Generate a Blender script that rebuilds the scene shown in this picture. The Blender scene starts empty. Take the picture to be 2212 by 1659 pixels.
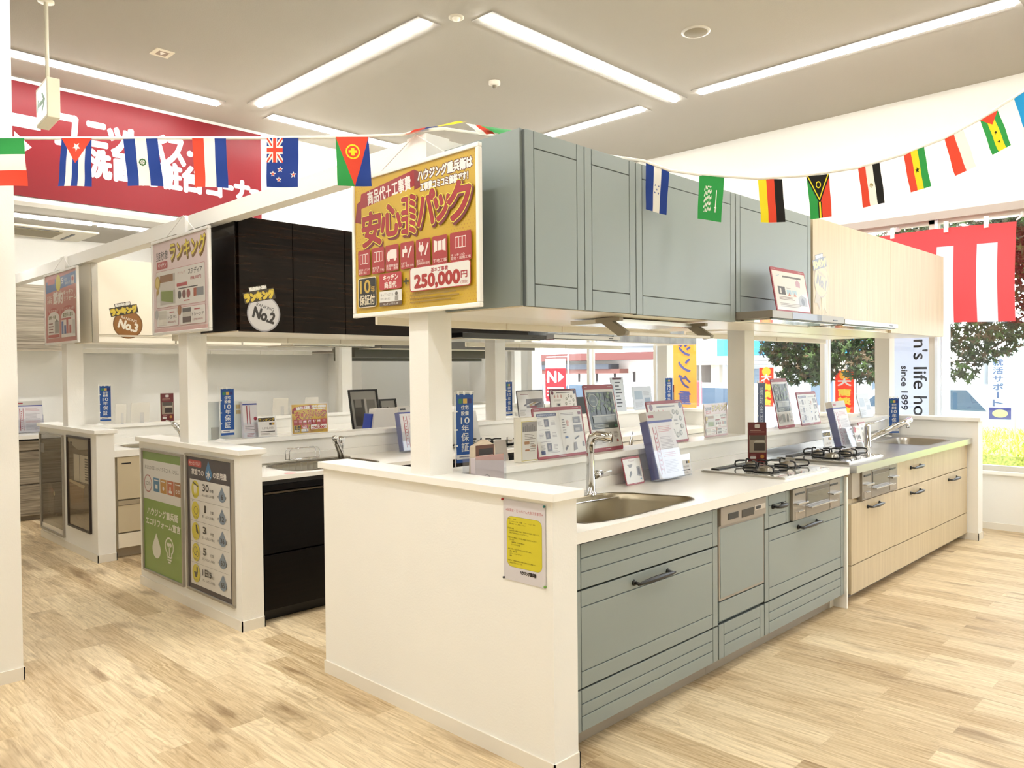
import bpy, math, random
from mathutils import Matrix, Vector
S = bpy.context.scene
COL = S.collection
PI = math.pi
rnd = random.Random(7)

# ------------------------------------------------------------------ camera
cam_d = bpy.data.cameras.new('camera'); cam = bpy.data.objects.new('camera', cam_d); COL.objects.link(cam)
YAW, PITCH, ROLL, FPX = 0.7753, -0.018, -0.0094, 1698.2
fw = Vector((math.cos(YAW)*math.cos(PITCH), math.sin(YAW)*math.cos(PITCH), math.sin(PITCH)))
rt = Vector((math.sin(YAW), -math.cos(YAW), 0)); up = rt.cross(fw)
r2 = math.cos(ROLL)*rt + math.sin(ROLL)*up; u2 = -math.sin(ROLL)*rt + math.cos(ROLL)*up
mw = Matrix((r2, u2, -fw)).transposed().to_4x4(); mw.translation = (-2.0593, -1.8242, 1.4528)
cam.matrix_world = mw
cam_d.sensor_fit = 'HORIZONTAL'; cam_d.sensor_width = 36; cam_d.lens = 36*FPX/2212
cam_d.clip_start = .05; cam_d.clip_end = 300
S.camera = cam

# ------------------------------------------------------------------ world, sun, exposure
W = bpy.data.worlds.new('world'); S.world = W; W.use_nodes = True
bg = W.node_tree.nodes['Background']
bg.inputs[0].default_value = (.86, .93, 1, 1); bg.inputs[1].default_value = 1.25
sd = bpy.data.lights.new('sun', 'SUN'); sd.energy = 4; sd.angle = .009; sd.color = (1, .96, .88)
sun = bpy.data.objects.new('sun', sd); COL.objects.link(sun)
sun.rotation_euler = Vector((.12, .42, -.88)).to_track_quat('-Z', 'Y').to_euler()
LAMP = 18          # radiance of the ceiling lamps' diffusers
LAMPC = (1, .992, .975)
S.view_settings.view_transform = 'Standard'; S.view_settings.look = 'None'
S.view_settings.exposure = 2.0; S.view_settings.gamma = 1; S.view_settings.use_curve_mapping = False

# ------------------------------------------------------------------ materials
def lin(h):
    h = h.lstrip('#'); c = [int(h[i:i+2], 16)/255 for i in (0, 2, 4)]
    return tuple((x/12.92 if x <= .04045 else ((x+.055)/1.055)**2.4) for x in c) + (1,)
MC = {}
def mat(h, rough=.5, metal=0, spec=.5, coat=0, bump=0, bscale=60, emit=0, trans=0):
    k = (h, rough, metal, spec, coat, bump, bscale, emit, trans)
    if k in MC: return MC[k]
    m = bpy.data.materials.new('m_'+h.strip('#')); m.use_nodes = True; nt = m.node_tree
    b = nt.nodes['Principled BSDF']
    b.inputs['Base Color'].default_value = lin(h); b.inputs['Roughness'].default_value = rough
    b.inputs['Metallic'].default_value = metal; b.inputs['Specular IOR Level'].default_value = spec
    b.inputs['Coat Weight'].default_value = coat
    if emit:
        b.inputs['Emission Color'].default_value = LAMPC + (1,); b.inputs['Emission Strength'].default_value = emit
    if bump:
        tc = nt.nodes.new('ShaderNodeTexCoord'); n = nt.nodes.new('ShaderNodeTexNoise'); n.inputs['Scale'].default_value = bscale
        bp = nt.nodes.new('ShaderNodeBump'); bp.inputs['Strength'].default_value = bump; bp.inputs['Distance'].default_value = .004
        nt.links.new(tc.outputs['Object'], n.inputs['Vector']); nt.links.new(n.outputs['Fac'], bp.inputs['Height'])
        nt.links.new(bp.outputs['Normal'], b.inputs['Normal'])
    if trans:      # thin cloth: half diffuse, half translucent
        out = nt.nodes['Material Output']; t = nt.nodes.new('ShaderNodeBsdfTranslucent'); t.inputs[0].default_value = lin(h)
        mx = nt.nodes.new('ShaderNodeMixShader'); mx.inputs[0].default_value = trans
        nt.links.new(b.outputs[0], mx.inputs[1]); nt.links.new(t.outputs[0], mx.inputs[2]); nt.links.new(mx.outputs[0], out.inputs[0])
    MC[k] = m; return m
def glassmat(name, tint=(1, 1, 1, 1), gloss=.06, rough=.02):
    m = bpy.data.materials.new(name); m.use_nodes = True; nt = m.node_tree; nt.nodes.clear()
    o = nt.nodes.new('ShaderNodeOutputMaterial'); t = nt.nodes.new('ShaderNodeBsdfTransparent'); t.inputs[0].default_value = tint
    g = nt.nodes.new('ShaderNodeBsdfGlossy'); g.inputs['Roughness'].default_value = rough
    f = nt.nodes.new('ShaderNodeLayerWeight'); f.inputs[0].default_value = .15
    mt = nt.nodes.new('ShaderNodeMath'); mt.operation = 'MULTIPLY_ADD'; mt.inputs[1].default_value = .4; mt.inputs[2].default_value = gloss
    mx = nt.nodes.new('ShaderNodeMixShader')
    nt.links.new(f.outputs['Fresnel'], mt.inputs[0]); nt.links.new(mt.outputs[0], mx.inputs[0])
    nt.links.new(t.outputs[0], mx.inputs[1]); nt.links.new(g.outputs[0], mx.inputs[2]); nt.links.new(mx.outputs[0], o.inputs[0])
    return m
def noisecol(name, c1, c2, scale, stretch, rough=.4, detail=6, coat=0, spec=.5, pos=(.35, .65)):
    m = bpy.data.materials.new(name); m.use_nodes = True; nt = m.node_tree; b = nt.nodes['Principled BSDF']
    tc = nt.nodes.new('ShaderNodeTexCoord'); mp = nt.nodes.new('ShaderNodeMapping'); mp.inputs['Scale'].default_value = stretch
    n = nt.nodes.new('ShaderNodeTexNoise'); n.inputs['Scale'].default_value = scale; n.inputs['Detail'].default_value = detail
    r = nt.nodes.new('ShaderNodeValToRGB'); r.color_ramp.elements[0].color = lin(c1); r.color_ramp.elements[1].color = lin(c2)
    r.color_ramp.elements[0].position, r.color_ramp.elements[1].position = pos
    nt.links.new(tc.outputs['Object'], mp.inputs[0]); nt.links.new(mp.outputs[0], n.inputs['Vector'])
    nt.links.new(n.outputs['Fac'], r.inputs[0]); nt.links.new(r.outputs[0], b.inputs['Base Color'])
    b.inputs['Roughness'].default_value = rough; b.inputs['Coat Weight'].default_value = coat; b.inputs['Specular IOR Level'].default_value = spec
    return m
def floormat():
    m = bpy.data.materials.new('oak_planks'); m.use_nodes = True; nt = m.node_tree; b = nt.nodes['Principled BSDF']; L = nt.links.new; N = nt.nodes.new
    tc = N('ShaderNodeTexCoord')
    sw = N('ShaderNodeMapping'); sw.inputs['Rotation'].default_value = (0, 0, PI/2); L(tc.outputs['Object'], sw.inputs[0])
    br = N('ShaderNodeTexBrick'); br.offset = .37; br.inputs['Brick Width'].default_value = .9; br.inputs['Row Height'].default_value = .15
    br.inputs['Scale'].default_value = 1; br.inputs['Mortar Size'].default_value = .0012; br.inputs['Mortar Smooth'].default_value = 0
    br.inputs['Color1'].default_value = (0, 0, 0, 1); br.inputs['Color2'].default_value = (1, 1, 1, 1); br.inputs['Mortar'].default_value = (.35, .35, .35, 1)
    L(sw.outputs[0], br.inputs[0])
    # each plank shifts the grain pattern
    ad = N('ShaderNodeVectorMath'); ad.operation = 'MULTIPLY_ADD'; ad.inputs[1].default_value = (3.7, 9.1, 5.3)
    L(br.outputs[0], ad.inputs[0]); L(tc.outputs['Object'], ad.inputs[2])
    m1 = N('ShaderNodeMapping'); m1.inputs['Scale'].default_value = (9, 1.1, 1); L(ad.outputs[0], m1.inputs[0])
    n1 = N('ShaderNodeTexNoise'); n1.inputs['Scale'].default_value = 1.3; n1.inputs['Detail'].default_value = 3; n1.inputs['Distortion'].default_value = .6; L(m1.outputs[0], n1.inputs[0])
    # growth rings: contour lines of the stretched noise
    rg = N('ShaderNodeMath'); rg.operation = 'MULTIPLY'; rg.inputs[1].default_value = 26; L(n1.outputs['Fac'], rg.inputs[0])
    fr = N('ShaderNodeMath'); fr.operation = 'PINGPONG'; fr.inputs[1].default_value = 1; L(rg.outputs[0], fr.inputs[0])
    m2 = N('ShaderNodeMapping'); m2.inputs['Scale'].default_value = (55, 3, 1); L(ad.outputs[0], m2.inputs[0])
    n2 = N('ShaderNodeTexNoise'); n2.inputs['Scale'].default_value = 1.6; n2.inputs['Detail'].default_value = 5; L(m2.outputs[0], n2.inputs[0])
    m3 = N('ShaderNodeMapping'); m3.inputs['Scale'].default_value = (6.5, 1.6, 1); L(ad.outputs[0], m3.inputs[0])
    n3 = N('ShaderNodeTexNoise'); n3.inputs['Scale'].default_value = 1.1; n3.inputs['Detail'].default_value = 2; L(m3.outputs[0], n3.inputs[0])
    r1 = N('ShaderNodeValToRGB'); r1.color_ramp.elements[0].color = lin('#b0946a'); r1.color_ramp.elements[1].color = lin('#ecd9b4')
    r1.color_ramp.elements[0].position = .25; r1.color_ramp.elements[1].position = .75
    mixa = N('ShaderNodeMath'); mixa.operation = 'MULTIPLY_ADD'; mixa.inputs[1].default_value = .28; L(br.outputs[0], mixa.inputs[0])
    mixb = N('ShaderNodeMath'); mixb.operation = 'MULTIPLY'; mixb.inputs[1].default_value = .74; L(n2.outputs['Fac'], mixb.inputs[0]); L(mixb.outputs[0], mixa.inputs[2])
    L(mixa.outputs[0], r1.inputs[0])
    r2_ = N('ShaderNodeValToRGB'); r2_.color_ramp.elements[0].color = (.70, .66, .60, 1); r2_.color_ramp.elements[1].color = (1, 1, 1, 1)
    r2_.color_ramp.elements[0].position = .0; r2_.color_ramp.elements[1].position = .38; L(fr.outputs[0], r2_.inputs[0])
    mx = N('ShaderNodeMix'); mx.data_type = 'RGBA'; mx.blend_type = 'MULTIPLY'; mx.inputs[0].default_value = .55
    L(r1.outputs[0], mx.inputs[6]); L(r2_.outputs[0], mx.inputs[7])
    r3 = N('ShaderNodeValToRGB'); r3.color_ramp.elements[0].color = (.50, .43, .37, 1); r3.color_ramp.elements[1].color = (1, 1, 1, 1)
    r3.color_ramp.elements[0].position = .30; r3.color_ramp.elements[1].position = .42; L(n3.outputs['Fac'], r3.inputs[0])
    mx2 = N('ShaderNodeMix'); mx2.data_type = 'RGBA'; mx2.blend_type = 'MULTIPLY'; mx2.inputs[0].default_value = .85
    L(mx.outputs[2], mx2.inputs[6]); L(r3.outputs[0], mx2.inputs[7]); L(mx2.outputs[2], b.inputs['Base Color'])
    b.inputs['Roughness'].default_value = .42; b.inputs['Specular IOR Level'].default_value = .35
    return m
M_FLOOR = floormat()
M_WALL = mat('#f1efe8', .8, bump=.12, bscale=120)
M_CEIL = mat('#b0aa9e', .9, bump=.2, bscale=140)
M_CAP = mat('#f7f5ee', .35)
M_BASEB = mat('#ebe5d8', .45)
M_COUNTER = mat('#f5f2ea', .25)
M_GREEN = mat('#8d9691', .38)
M_GROOVE = mat('#565c5a', .6)
M_GAPSHADE = mat('#1b1a18', .8)  # near-black strips that paint in the thin shadow line under worktop edges
M_WOOD = noisecol('light_elm', '#c3b190', '#cdbc9b', 2.2, (26, 26, 1.0), .38)
M_WOODE = mat('#a98f62', .5)
M_EBONY = noisecol('ebony_gloss', '#080403', '#2a180b', 3, (1.2, 1.2, 22), .14, spec=.22, pos=(.45, .8))
M_EBONYF = noisecol('ebony_matt', '#040202', '#0e0604', 3, (1.2, 1.2, 22), .3, spec=.2, pos=(.45, .8))
M_STRIPE = noisecol('grey_elm', '#6e6353', '#a89c88', 3, (.9, .9, 26), .4)
M_CREAMD = mat('#efe6d2', .2, coat=.3)
M_MARBLE = noisecol('grey_marble', '#7a7d7e', '#a3a6a6', 7, (1, 1, 1), .35)
M_STEEL = mat('#b9b5ac', .25, 1)
M_STEELD = mat('#8f8a80', .3, 1)
M_CHROME = mat('#d8d8d8', .06, 1)
M_BLACK = mat('#15130f', .35)
M_IRON = mat('#0d0d0d', .45)
M_OLIVE = mat('#4a4636', .35)
M_TAUPE = mat('#938a7d', .35, .2)
M_WHITE = mat('#f6f4ee', .5)
M_GLASS = glassmat('window_glass')
M_ACRYL = glassmat('acrylic', (.95, .96, .98, 1), .05)
M_TOE = mat('#a79d8d', .4)

# ------------------------------------------------------------------ mesh helpers
MWORLD = {}
class MB:
    def __init__(s): s.v = []; s.f = []; s.mi = []; s.m = []; s.sm = []
    def mid(s, m):
        if m not in s.m: s.m.append(m)
        return s.m.index(m)
    def add(s, vs, fs, m, smooth=False):
        o = len(s.v); s.v += [tuple(v) for v in vs]; i = s.mid(m)
        for f in fs: s.f.append([o+k for k in f]); s.mi.append(i); s.sm.append(smooth)
        return s
    def box(s, x0, x1, y0, y1, z0, z1, m):
        if x0 > x1: x0, x1 = x1, x0
        if y0 > y1: y0, y1 = y1, y0
        if z0 > z1: z0, z1 = z1, z0
        vs = [(x, y, z) for z in (z0, z1) for y in (y0, y1) for x in (x0, x1)]
        return s.add(vs, [(0, 2, 3, 1), (4, 5, 7, 6), (0, 1, 5, 4), (2, 6, 7, 3), (0, 4, 6, 2), (1, 3, 7, 5)], m)
    def tube(s, pts, r, m, n=8, caps=True, flat=1):
        pts = [Vector(p) for p in pts]; rs = r if isinstance(r, (list, tuple)) else [r]*len(pts)
        rings = []; prev = None
        for i, p in enumerate(pts):
            t = (pts[min(i+1, len(pts)-1)] - pts[max(i-1, 0)]).normalized()
            a = prev if prev is not None else (Vector((0, 0, 1)) if abs(t.z) < .9 else Vector((1, 0, 0)))
            u = (a - a.dot(t)*t).normalized(); prev = u; w = t.cross(u)
            rings.append([p + rs[i]*(math.cos(2*PI*k/n)*u + flat*math.sin(2*PI*k/n)*w) for k in range(n)])
        vs = [v for r_ in rings for v in r_]; fs = []
        for i in range(len(pts)-1):
            for k in range(n): fs.append((i*n+k, i*n+(k+1) % n, (i+1)*n+(k+1) % n, (i+1)*n+k))
        if caps: fs += [tuple(range(n))[::-1], tuple((len(pts)-1)*n+k for k in range(n))]
        return s.add(vs, fs, m, True)
    def lathe(s, c, prof, m, n=24, axis='Z'):
        vs = []; fs = []
        for (r, z) in prof:
            for k in range(n):
                a = 2*PI*k/n; x, y = r*math.cos(a), r*math.sin(a)
                vs.append((c[0]+x, c[1]+y, c[2]+z) if axis == 'Z' else ((c[0]+x, c[1]+z, c[2]+y) if axis == 'Y' else (c[0]+z, c[1]+x, c[2]+y)))
        for i in range(len(prof)-1):
            for k in range(n): fs.append((i*n+k, i*n+(k+1) % n, (i+1)*n+(k+1) % n, (i+1)*n+k))
        fs += [tuple(range(n)), tuple((len(prof)-1)*n+k for k in range(n))]
        return s.add(vs, fs, m, True)
    def quad(s, a, b, c, d, m): return s.add([a, b, c, d], [(0, 1, 2, 3)], m)
    def ext(s, poly, d, m):      # prism: polygon (3D points) extruded along d
        n = len(poly); d = Vector(d); p = [Vector(q) for q in poly]
        return s.add(p + [q+d for q in p], [tuple(range(n))[::-1], tuple(range(n, 2*n))] + [(i, (i+1) % n, n+(i+1) % n, n+i) for i in range(n)], m)
    def merge(s, o, M4=None):
        off = len(s.v); s.v += [tuple(M4 @ Vector(v)) if M4 else v for v in o.v]
        for f, i, sm in zip(o.f, o.mi, o.sm): s.f.append([off+k for k in f]); s.mi.append(s.mid(o.m[i])); s.sm.append(sm)
        return s
    def build(s, name, parent=None, bev=0, world=True):
        me = bpy.data.meshes.new(name)
        vs = s.v
        if parent is not None and world:
            inv = MWORLD[parent.name].inverted(); vs = [inv @ Vector(v) for v in vs]
        me.from_pydata([tuple(v) for v in vs], [], s.f)
        for m in s.m: me.materials.append(m)
        me.polygons.foreach_set('material_index', s.mi); me.polygons.foreach_set('use_smooth', s.sm); me.update()
        o = bpy.data.objects.new(name, me); COL.objects.link(o)
        if parent is not None: o.parent = parent; MWORLD[o.name] = MWORLD[parent.name].copy()
        else: MWORLD[o.name] = Matrix()
        if bev:
            b = o.modifiers.new('bevel', 'BEVEL'); b.width = bev; b.segments = 2; b.limit_method = 'ANGLE'; b.angle_limit = .9
        return o
def thing(name, label, cat, loc=(0, 0, 0), rz=0, group=None):
    o = bpy.data.objects.new(name, None); COL.objects.link(o); o.location = loc; o.rotation_euler = (0, 0, rz)
    o.empty_display_size = .05
    o['label'] = label; o['category'] = cat
    if group: o['group'] = group
    MWORLD[o.name] = Matrix.Translation(loc) @ Matrix.Rotation(rz, 4, 'Z'); return o
def tag(o, label, cat, group=None, kind=None):
    o['label'] = label; o['category'] = cat
    if group: o['group'] = group
    if kind: o['kind'] = kind
    return o
def struct(o): o['kind'] = 'structure'; return o
def dup(root, loc, rz=None, label=None):
    r = root.copy(); COL.objects.link(r); r.location = loc
    if rz is not None: r.rotation_euler = (0, 0, rz)
    if label: r['label'] = label
    MWORLD[r.name] = Matrix.Translation(loc) @ Matrix.Rotation(r.rotation_euler[2], 4, 'Z')
    for ch in list(root.children):
        c = ch.copy(); COL.objects.link(c); c.parent = r; MWORLD[c.name] = MWORLD[r.name]
        for g in ch.children:
            d = g.copy(); COL.objects.link(d); d.parent = c
    return r
def boxes(*bs):
    mb = MB()
    for b in bs: mb.box(*b)
    return mb
def holeplate(outer, hole, z0, z1, m):     # flat slab with a hole in it
    c = bpy.data.curves.new('c', 'CURVE'); c.dimensions = '2D'; c.fill_mode = 'BOTH'; c.extrude = (z1-z0)/2
    for pts in (outer, hole):
        sp = c.splines.new('POLY'); sp.points.add(len(pts)-1); sp.use_cyclic_u = True
        for i, p in enumerate(pts): sp.points[i].co = (p[0], p[1], 0, 1)
    o = bpy.data.objects.new('c', c); me = bpy.data.meshes.new_from_object(o)
    mb = MB(); mb.add([(v.co.x, v.co.y, v.co.z+(z0+z1)/2) for v in me.vertices], [tuple(p.vertices) for p in me.polygons], m)
    bpy.data.objects.remove(o); bpy.data.meshes.remove(me); bpy.data.curves.remove(c); return mb
def rrpts(x0, x1, y0, y1, r, n=6):
    out = []
    for cx, cy, a0 in ((x1-r, y1-r, 0), (x0+r, y1-r, PI/2), (x0+r, y0+r, PI), (x1-r, y0+r, 1.5*PI)):
        for k in range(n+1):
            a = a0+PI/2*k/n; out.append((cx+r*math.cos(a), cy+r*math.sin(a)))
    return out
# ------------------------------------------------------------------ flat printed artwork (u right, v up, layers towards the viewer)
TC = {}
def textmesh(s):
    if s not in TC:
        c = bpy.data.curves.new('t', 'FONT'); c.body = s; c.size = 1; c.resolution_u = 3
        o = bpy.data.objects.new('t', c); me = bpy.data.meshes.new_from_object(o)
        vs = [(v.co.x, v.co.y) for v in me.vertices]; fs = [tuple(p.vertices) for p in me.polygons]
        bpy.data.objects.remove(o); bpy.data.meshes.remove(me); bpy.data.curves.remove(c)
        x0, x1 = min(v[0] for v in vs), max(v[0] for v in vs); y0, y1 = min(v[1] for v in vs), max(v[1] for v in vs)
        TC[s] = ([(x-x0, y-y0) for x, y in vs], fs, x1-x0, y1-y0)
    return TC[s]
class Art:
    def __init__(s, w, h, rough=.45, coat=0, step=.00004, ink=.86): s.ink = ink; s.w, s.h, s.mb, s.z, s.r, s.c, s.st = w, h, MB(), step, rough, coat, step
    def m(s, c):
        if not isinstance(c, str): return c
        k = s.ink; v = [max(0, min(255, round(int(c[i:i+2], 16)*k))) for i in (1, 3, 5)]
        return mat('#%02x%02x%02x' % tuple(v), s.r, coat=s.c)
    def poly(s, pts, c):
        s.mb.add([(x*s.w, y*s.h, s.z) for x, y in pts], [tuple(range(len(pts)))], s.m(c)); s.z += s.st; return s
    def rect(s, x0, y0, x1, y1, c): return s.poly([(x0, y0), (x1, y0), (x1, y1), (x0, y1)], c)
    def rr(s, x0, y0, x1, y1, r, c):
        r_ = r; p = rrpts(x0*s.w, x1*s.w, y0*s.h, y1*s.h, r_, 4); return s.poly([(x/s.w, y/s.h) for x, y in p], c)
    def ell(s, x, y, rx, ry, c, n=24): return s.poly([(x+rx*math.cos(2*PI*k/n), y+ry*math.sin(2*PI*k/n)) for k in range(n)], c)
    def circ(s, x, y, r, c): return s.ell(x, y, r/s.w, r/s.h, c)
    def bars(s, x0, y0, x1, y1, n, c, fill=.4, rag=.3):    # lines of print too small to read
        hh = (y1-y0)/n
        for k in range(n):
            xe = x1-(x1-x0)*rag*rnd.random(); yy = y1-hh*(k+.5)
            s.mb.add([(a*s.w, b*s.h, s.z) for a, b in ((x0, yy-hh*fill/2), (xe, yy-hh*fill/2), (xe, yy+hh*fill/2), (x0, yy+hh*fill/2))], [(0, 1, 2, 3)], s.m(c))
        s.z += s.st; return s
    def text(s, t, x0, y0, x1, y1, c, bold=0, rot=0, fit=True):     # stretched into the box x0..x1, y0..y1 (fractions)
        vs, fs, tw, th = textmesh(t); X0, Y0, X1, Y1 = x0*s.w, y0*s.h, x1*s.w, y1*s.h
        sx = (X1-X0)/tw; sy = (Y1-Y0)/th
        if not fit: sx = sy = min(abs(sx), sy)*(1 if sx > 0 else -1)
        cx, cy = (X0+X1)/2, (Y0+Y1)/2; ca, sa = math.cos(rot), math.sin(rot)
        offs = [(0, 0)] if not bold else [(bold*a, bold*b) for a, b in ((-1, 0), (1, 0), (0, -1), (0, 1), (.7, .7), (-.7, .7), (.7, -.7), (-.7, -.7))]
        for q_, (dx, dy) in enumerate(offs):
            p = []
            for x, y in vs:
                a, b = (x-tw/2)*sx, (y-th/2)*sy; p.append((cx+a*ca-b*sa+dx, cy+a*sa+b*ca+dy, s.z+q_*.00001))
            s.mb.add(p, fs, s.m(c))
        s.z += s.st+len(offs)*.00001; return s
def frame_m(o, r, u):      # matrix: local x->r, y->u, z->r x u
    r = Vector(r).normalized(); u = Vector(u).normalized(); n = r.cross(u)
    M = Matrix((r, u, n)).transposed().to_4x4(); M.translation = o; return M
# ================================================================== SETTING
CE = 3.96; XW = 5.88
struct(boxes((-6, 6.1, -6, 9.2, -.12, 0, M_FLOOR)).build('floor'))
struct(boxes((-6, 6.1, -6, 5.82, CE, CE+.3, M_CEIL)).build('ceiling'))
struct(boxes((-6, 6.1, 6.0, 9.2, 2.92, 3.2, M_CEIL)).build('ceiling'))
# wall with the windows: parapet, lintel, far solid piece
struct(boxes((XW, XW+.16, -6, 5.58, 0, .49, M_WALL), (XW, XW+.16, -6, 5.58, 2.82, CE, M_WALL), (XW, XW+.16, 5.58, 9.2, 0, CE, M_WALL)).build('wall_right'))
struct(boxes((-6, -5.8, -6, 9.2, 0, CE, M_WALL)).build('wall_left'))
struct(boxes((-6, 6.1, -6.2, -6, 0, CE, M_WALL)).build('wall_front'))
struct(boxes((-6, 3.96, 7.65, 7.85, 0, 2.92, M_WALL), (3.96, 4.1, 6.85, 7.65, 0, 2.92, M_WALL), (4.1, XW, 6.85, 7.0, 0, 2.92, M_WALL)).build('wall_back'))
struct(boxes((-6, XW, 5.82, 6.0, 2.92, CE, M_WALL)).build('wall_header'))
struct(boxes((-2.6, -1.04, 2.45, 2.72, 0, CE, M_WALL)).build('wall_column'))
struct(boxes((-2.6, -1.035, 2.444, 2.45, 0, .06, M_BASEB), (-1.04, -1.034, 2.444, 2.726, 0, .06, M_BASEB)).build('baseboard_column'))
struct(boxes((XW-.008, XW, -6, 5.58, 0, .06, M_BASEB)).build('baseboard_right'))
struct(boxes((XW-.03, XW+.19, -6, 5.58, .49, .515, M_CAP)).build('trim_1'))
struct(boxes((XW-.012, XW, -6, 5.6, 2.80, 2.87, mat('#b3a79c', .5)), (XW-.012, XW, 5.56, 5.64, .5, 2.82, mat('#e4e0d6', .5))).build('trim_2'))
struct(boxes((-6, 2.02, 5.80, 5.82, 2.92, 2.955, M_CAP)).build('trim_3'))
# windows: frame and pane
ys = [-3.56, -2.54, -1.53, -.52, .5, 1.53, 2.56, 3.57, 4.6, 5.58]
MF = mat('#cfc9bc', .45); MF2 = mat('#dfe6ee', .4)
for i in range(len(ys)-1):
    y0, y1 = ys[i], ys[i+1]
    f = MB()
    f.box(XW+.05, XW+.12, y0-.04, y0+.04, .515, 2.82, MF).box(XW+.03, XW+.05, y0-.04, y0-.015, .515, 2.82, MF2)
    f.box(XW+.05, XW+.12, y0, y1, .515, .56, MF).box(XW+.05, XW+.12, y0, y1, 2.77, 2.82, MF)
    w = struct(f.build('window_%d' % (i+1)))
    g = boxes((XW+.08, XW+.084, y0+.04, y1-.04, .56, 2.77, M_GLASS)).build('pane', w)

# red header sign with white lettering
a = Art(2.4, .96)
s_ = thing('wall_sign', 'wide red wall sign with white Japanese lettering above the far opening', 'sign', (-.39, 5.8, 2.965))
RED = mat('#7c111a', .4, spec=.3)
b_ = Art(2.4, .96, .3); b_.rect(0, 0, 1, 1, RED); b_.mb.box(0, 2.4, 0, .96, -.012, -.0005, RED)
Fm = frame_m((-.39, 5.8, 2.965), (1, 0, 0), (0, 0, 1))
def X_(x): return (x+.39)/2.4
def Z_(z): return (z-2.965)/.96
L = b_; WHT = '#f7f0f2'
for ch, x0, x1, z0, z1 in [('ユ', .09, .29, 3.46, 3.72), ('ニ', .33, .50, 3.5, 3.70), ('ッ', .52, .68, 3.46, 3.69), ('ト', .70, .84, 3.42, 3.70), ('バ', .84, 1.03, 3.44, 3.71), ('ス', 1.04, 1.21, 3.46, 3.70), ('・', 1.245, 1.28, 3.57, 3.605),
                          ('洗', .36, .53, 3.22, 3.46), ('面', .56, .73, 3.22, 3.46), ('化', .77, .95, 3.22, 3.46), ('粧', .98, 1.17, 3.22, 3.46), ('台', 1.19, 1.385, 3.22, 3.46),
                          ('コ', 1.43, 1.57, 3.22, 3.39), ('ー', 1.60, 1.69, 3.31, 3.335), ('ナ', 1.72, 1.87, 3.235, 3.41), ('ー', 1.89, 1.97, 3.31, 3.335)]:
    L.text(ch, X_(x0), Z_(z0), X_(x1), Z_(z1), WHT, bold=.014)
L.rect(0, Z_(3.54), X_(-.03), Z_(3.65), WHT)
L.poly([(X_(-.23), Z_(3.50)), (X_(-.1), Z_(3.385)), (X_(-.23), Z_(3.28))], WHT)
mb = MB(); mb.merge(L.mb, Fm); mb.build('sign_face', s_)

# ------------------------------------------------------------------ display islands: end walls, spine, caps, posts, beams
Y0S = [0, 2.32, 4.65]; names = ['front', 'middle', 'back']
tn = 4
for Y0, nm in zip(Y0S, names):
    mb = boxes((0, .13, Y0, Y0+1.47, 0, .99, M_WALL), (.13, 5.28, Y0+.67, Y0+.795, 0, .99, M_WALL), (5.28, 5.41, Y0-.03, Y0+1.47, 0, .99, M_WALL))
    w = struct(mb.build('wall_%s_island' % nm))
    boxes((-.02, .15, Y0-.02, Y0+1.49, .99, 1.02, M_CAP), (.15, 5.26, Y0+.65, Y0+.815, .99, 1.02, M_CAP), (5.26, 5.43, Y0-.05, Y0+1.49, .99, 1.02, M_CAP)).build('cap', w, bev=.002)
    b = MB()
    for x0, x1, ya in ((-.006, .136, Y0-.006), (5.274, 5.416, Y0-.036)):
        b.box(x0, x1, ya, ya+.006, 0, .06, M_BASEB).box(x0, x0+.006, ya, Y0+1.476, 0, .06, M_BASEB).box(x1-.006, x1, ya, Y0+1.476, 0, .06, M_BASEB)
    struct(b.build('baseboard_%s_island' % nm))
    for X in (0, 2.65, 5.28):
        struct(boxes((X, X+.125, Y0+.67, Y0+.795, 1.02, 2.42, M_WALL)).build('trim_%d' % tn)); tn += 1
    struct(boxes((.125, 5.405, Y0+.69, Y0+.775, 2.33, 2.42, M_WALL)).build('trim_%d' % tn)); tn += 1
struct(boxes((.02, .105, .795, 2.99, 2.33, 2.42, M_WALL), (.02, .105, 3.115, 5.32, 2.33, 2.42, M_WALL), (.02, .105, 5.445, 7.65, 2.33, 2.42, M_WALL)).build('trim_%d' % tn)); tn += 1

# ------------------------------------------------------------------ ceiling things
def ceiling_light(x0, x1, y0, y1, z, lab, n=2, live=True):
    t = thing('ceiling_light', lab, 'ceiling light', ((x0+x1)/2, (y0+y1)/2, z), 0, 'recessed linear ceiling lights')
    boxes((x0, x1, y0, y1, z-.008, z-.001, mat('#a8a297', .5))).build('frame', t)
    E = mat('#ffffff', .5, emit=LAMP)
    alongx = (x1-x0) > (y1-y0); a0, a1 = (x0, x1) if alongx else (y0, y1); cc = (y0+y1)/2 if alongx else (x0+x1)/2
    step = (a1-a0-.06)/n
    for k in range(n):
        p0, p1 = a0+.03+k*step+.0, a0+.03+(k+1)*step-.004
        r = .032; pr = [(r*math.cos(PI+PI*q/8), r*.5*math.sin(PI+PI*q/8)) for q in range(9)]
        mb = MB()
        if alongx: mb.ext([(p0, cc+y, z-.01+zz) for y, zz in pr], (p1-p0, 0, 0), E)
        else: mb.ext([(cc+y, p0, z-.01+zz) for y, zz in pr], (0, p1-p0, 0), E)
        mb.build('diffuser', t)
    return t
ceiling_light(1.49, 1.70, 2.55, 5.07, CE, 'ceiling light strip running away, left of the square, above the price poster')
ceiling_light(1.81, 4.33, 2.13, 2.34, CE, 'long ceiling light strip sloping down to the right above the grey cabinets')
ceiling_light(4.18, 4.39, -.52, 2.0, CE, 'long ceiling light strip at the top right of the photo')
ceiling_light(-1.2, 1.33, 5.17, 5.38, CE, 'ceiling light strip just in front of the red sign')
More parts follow.
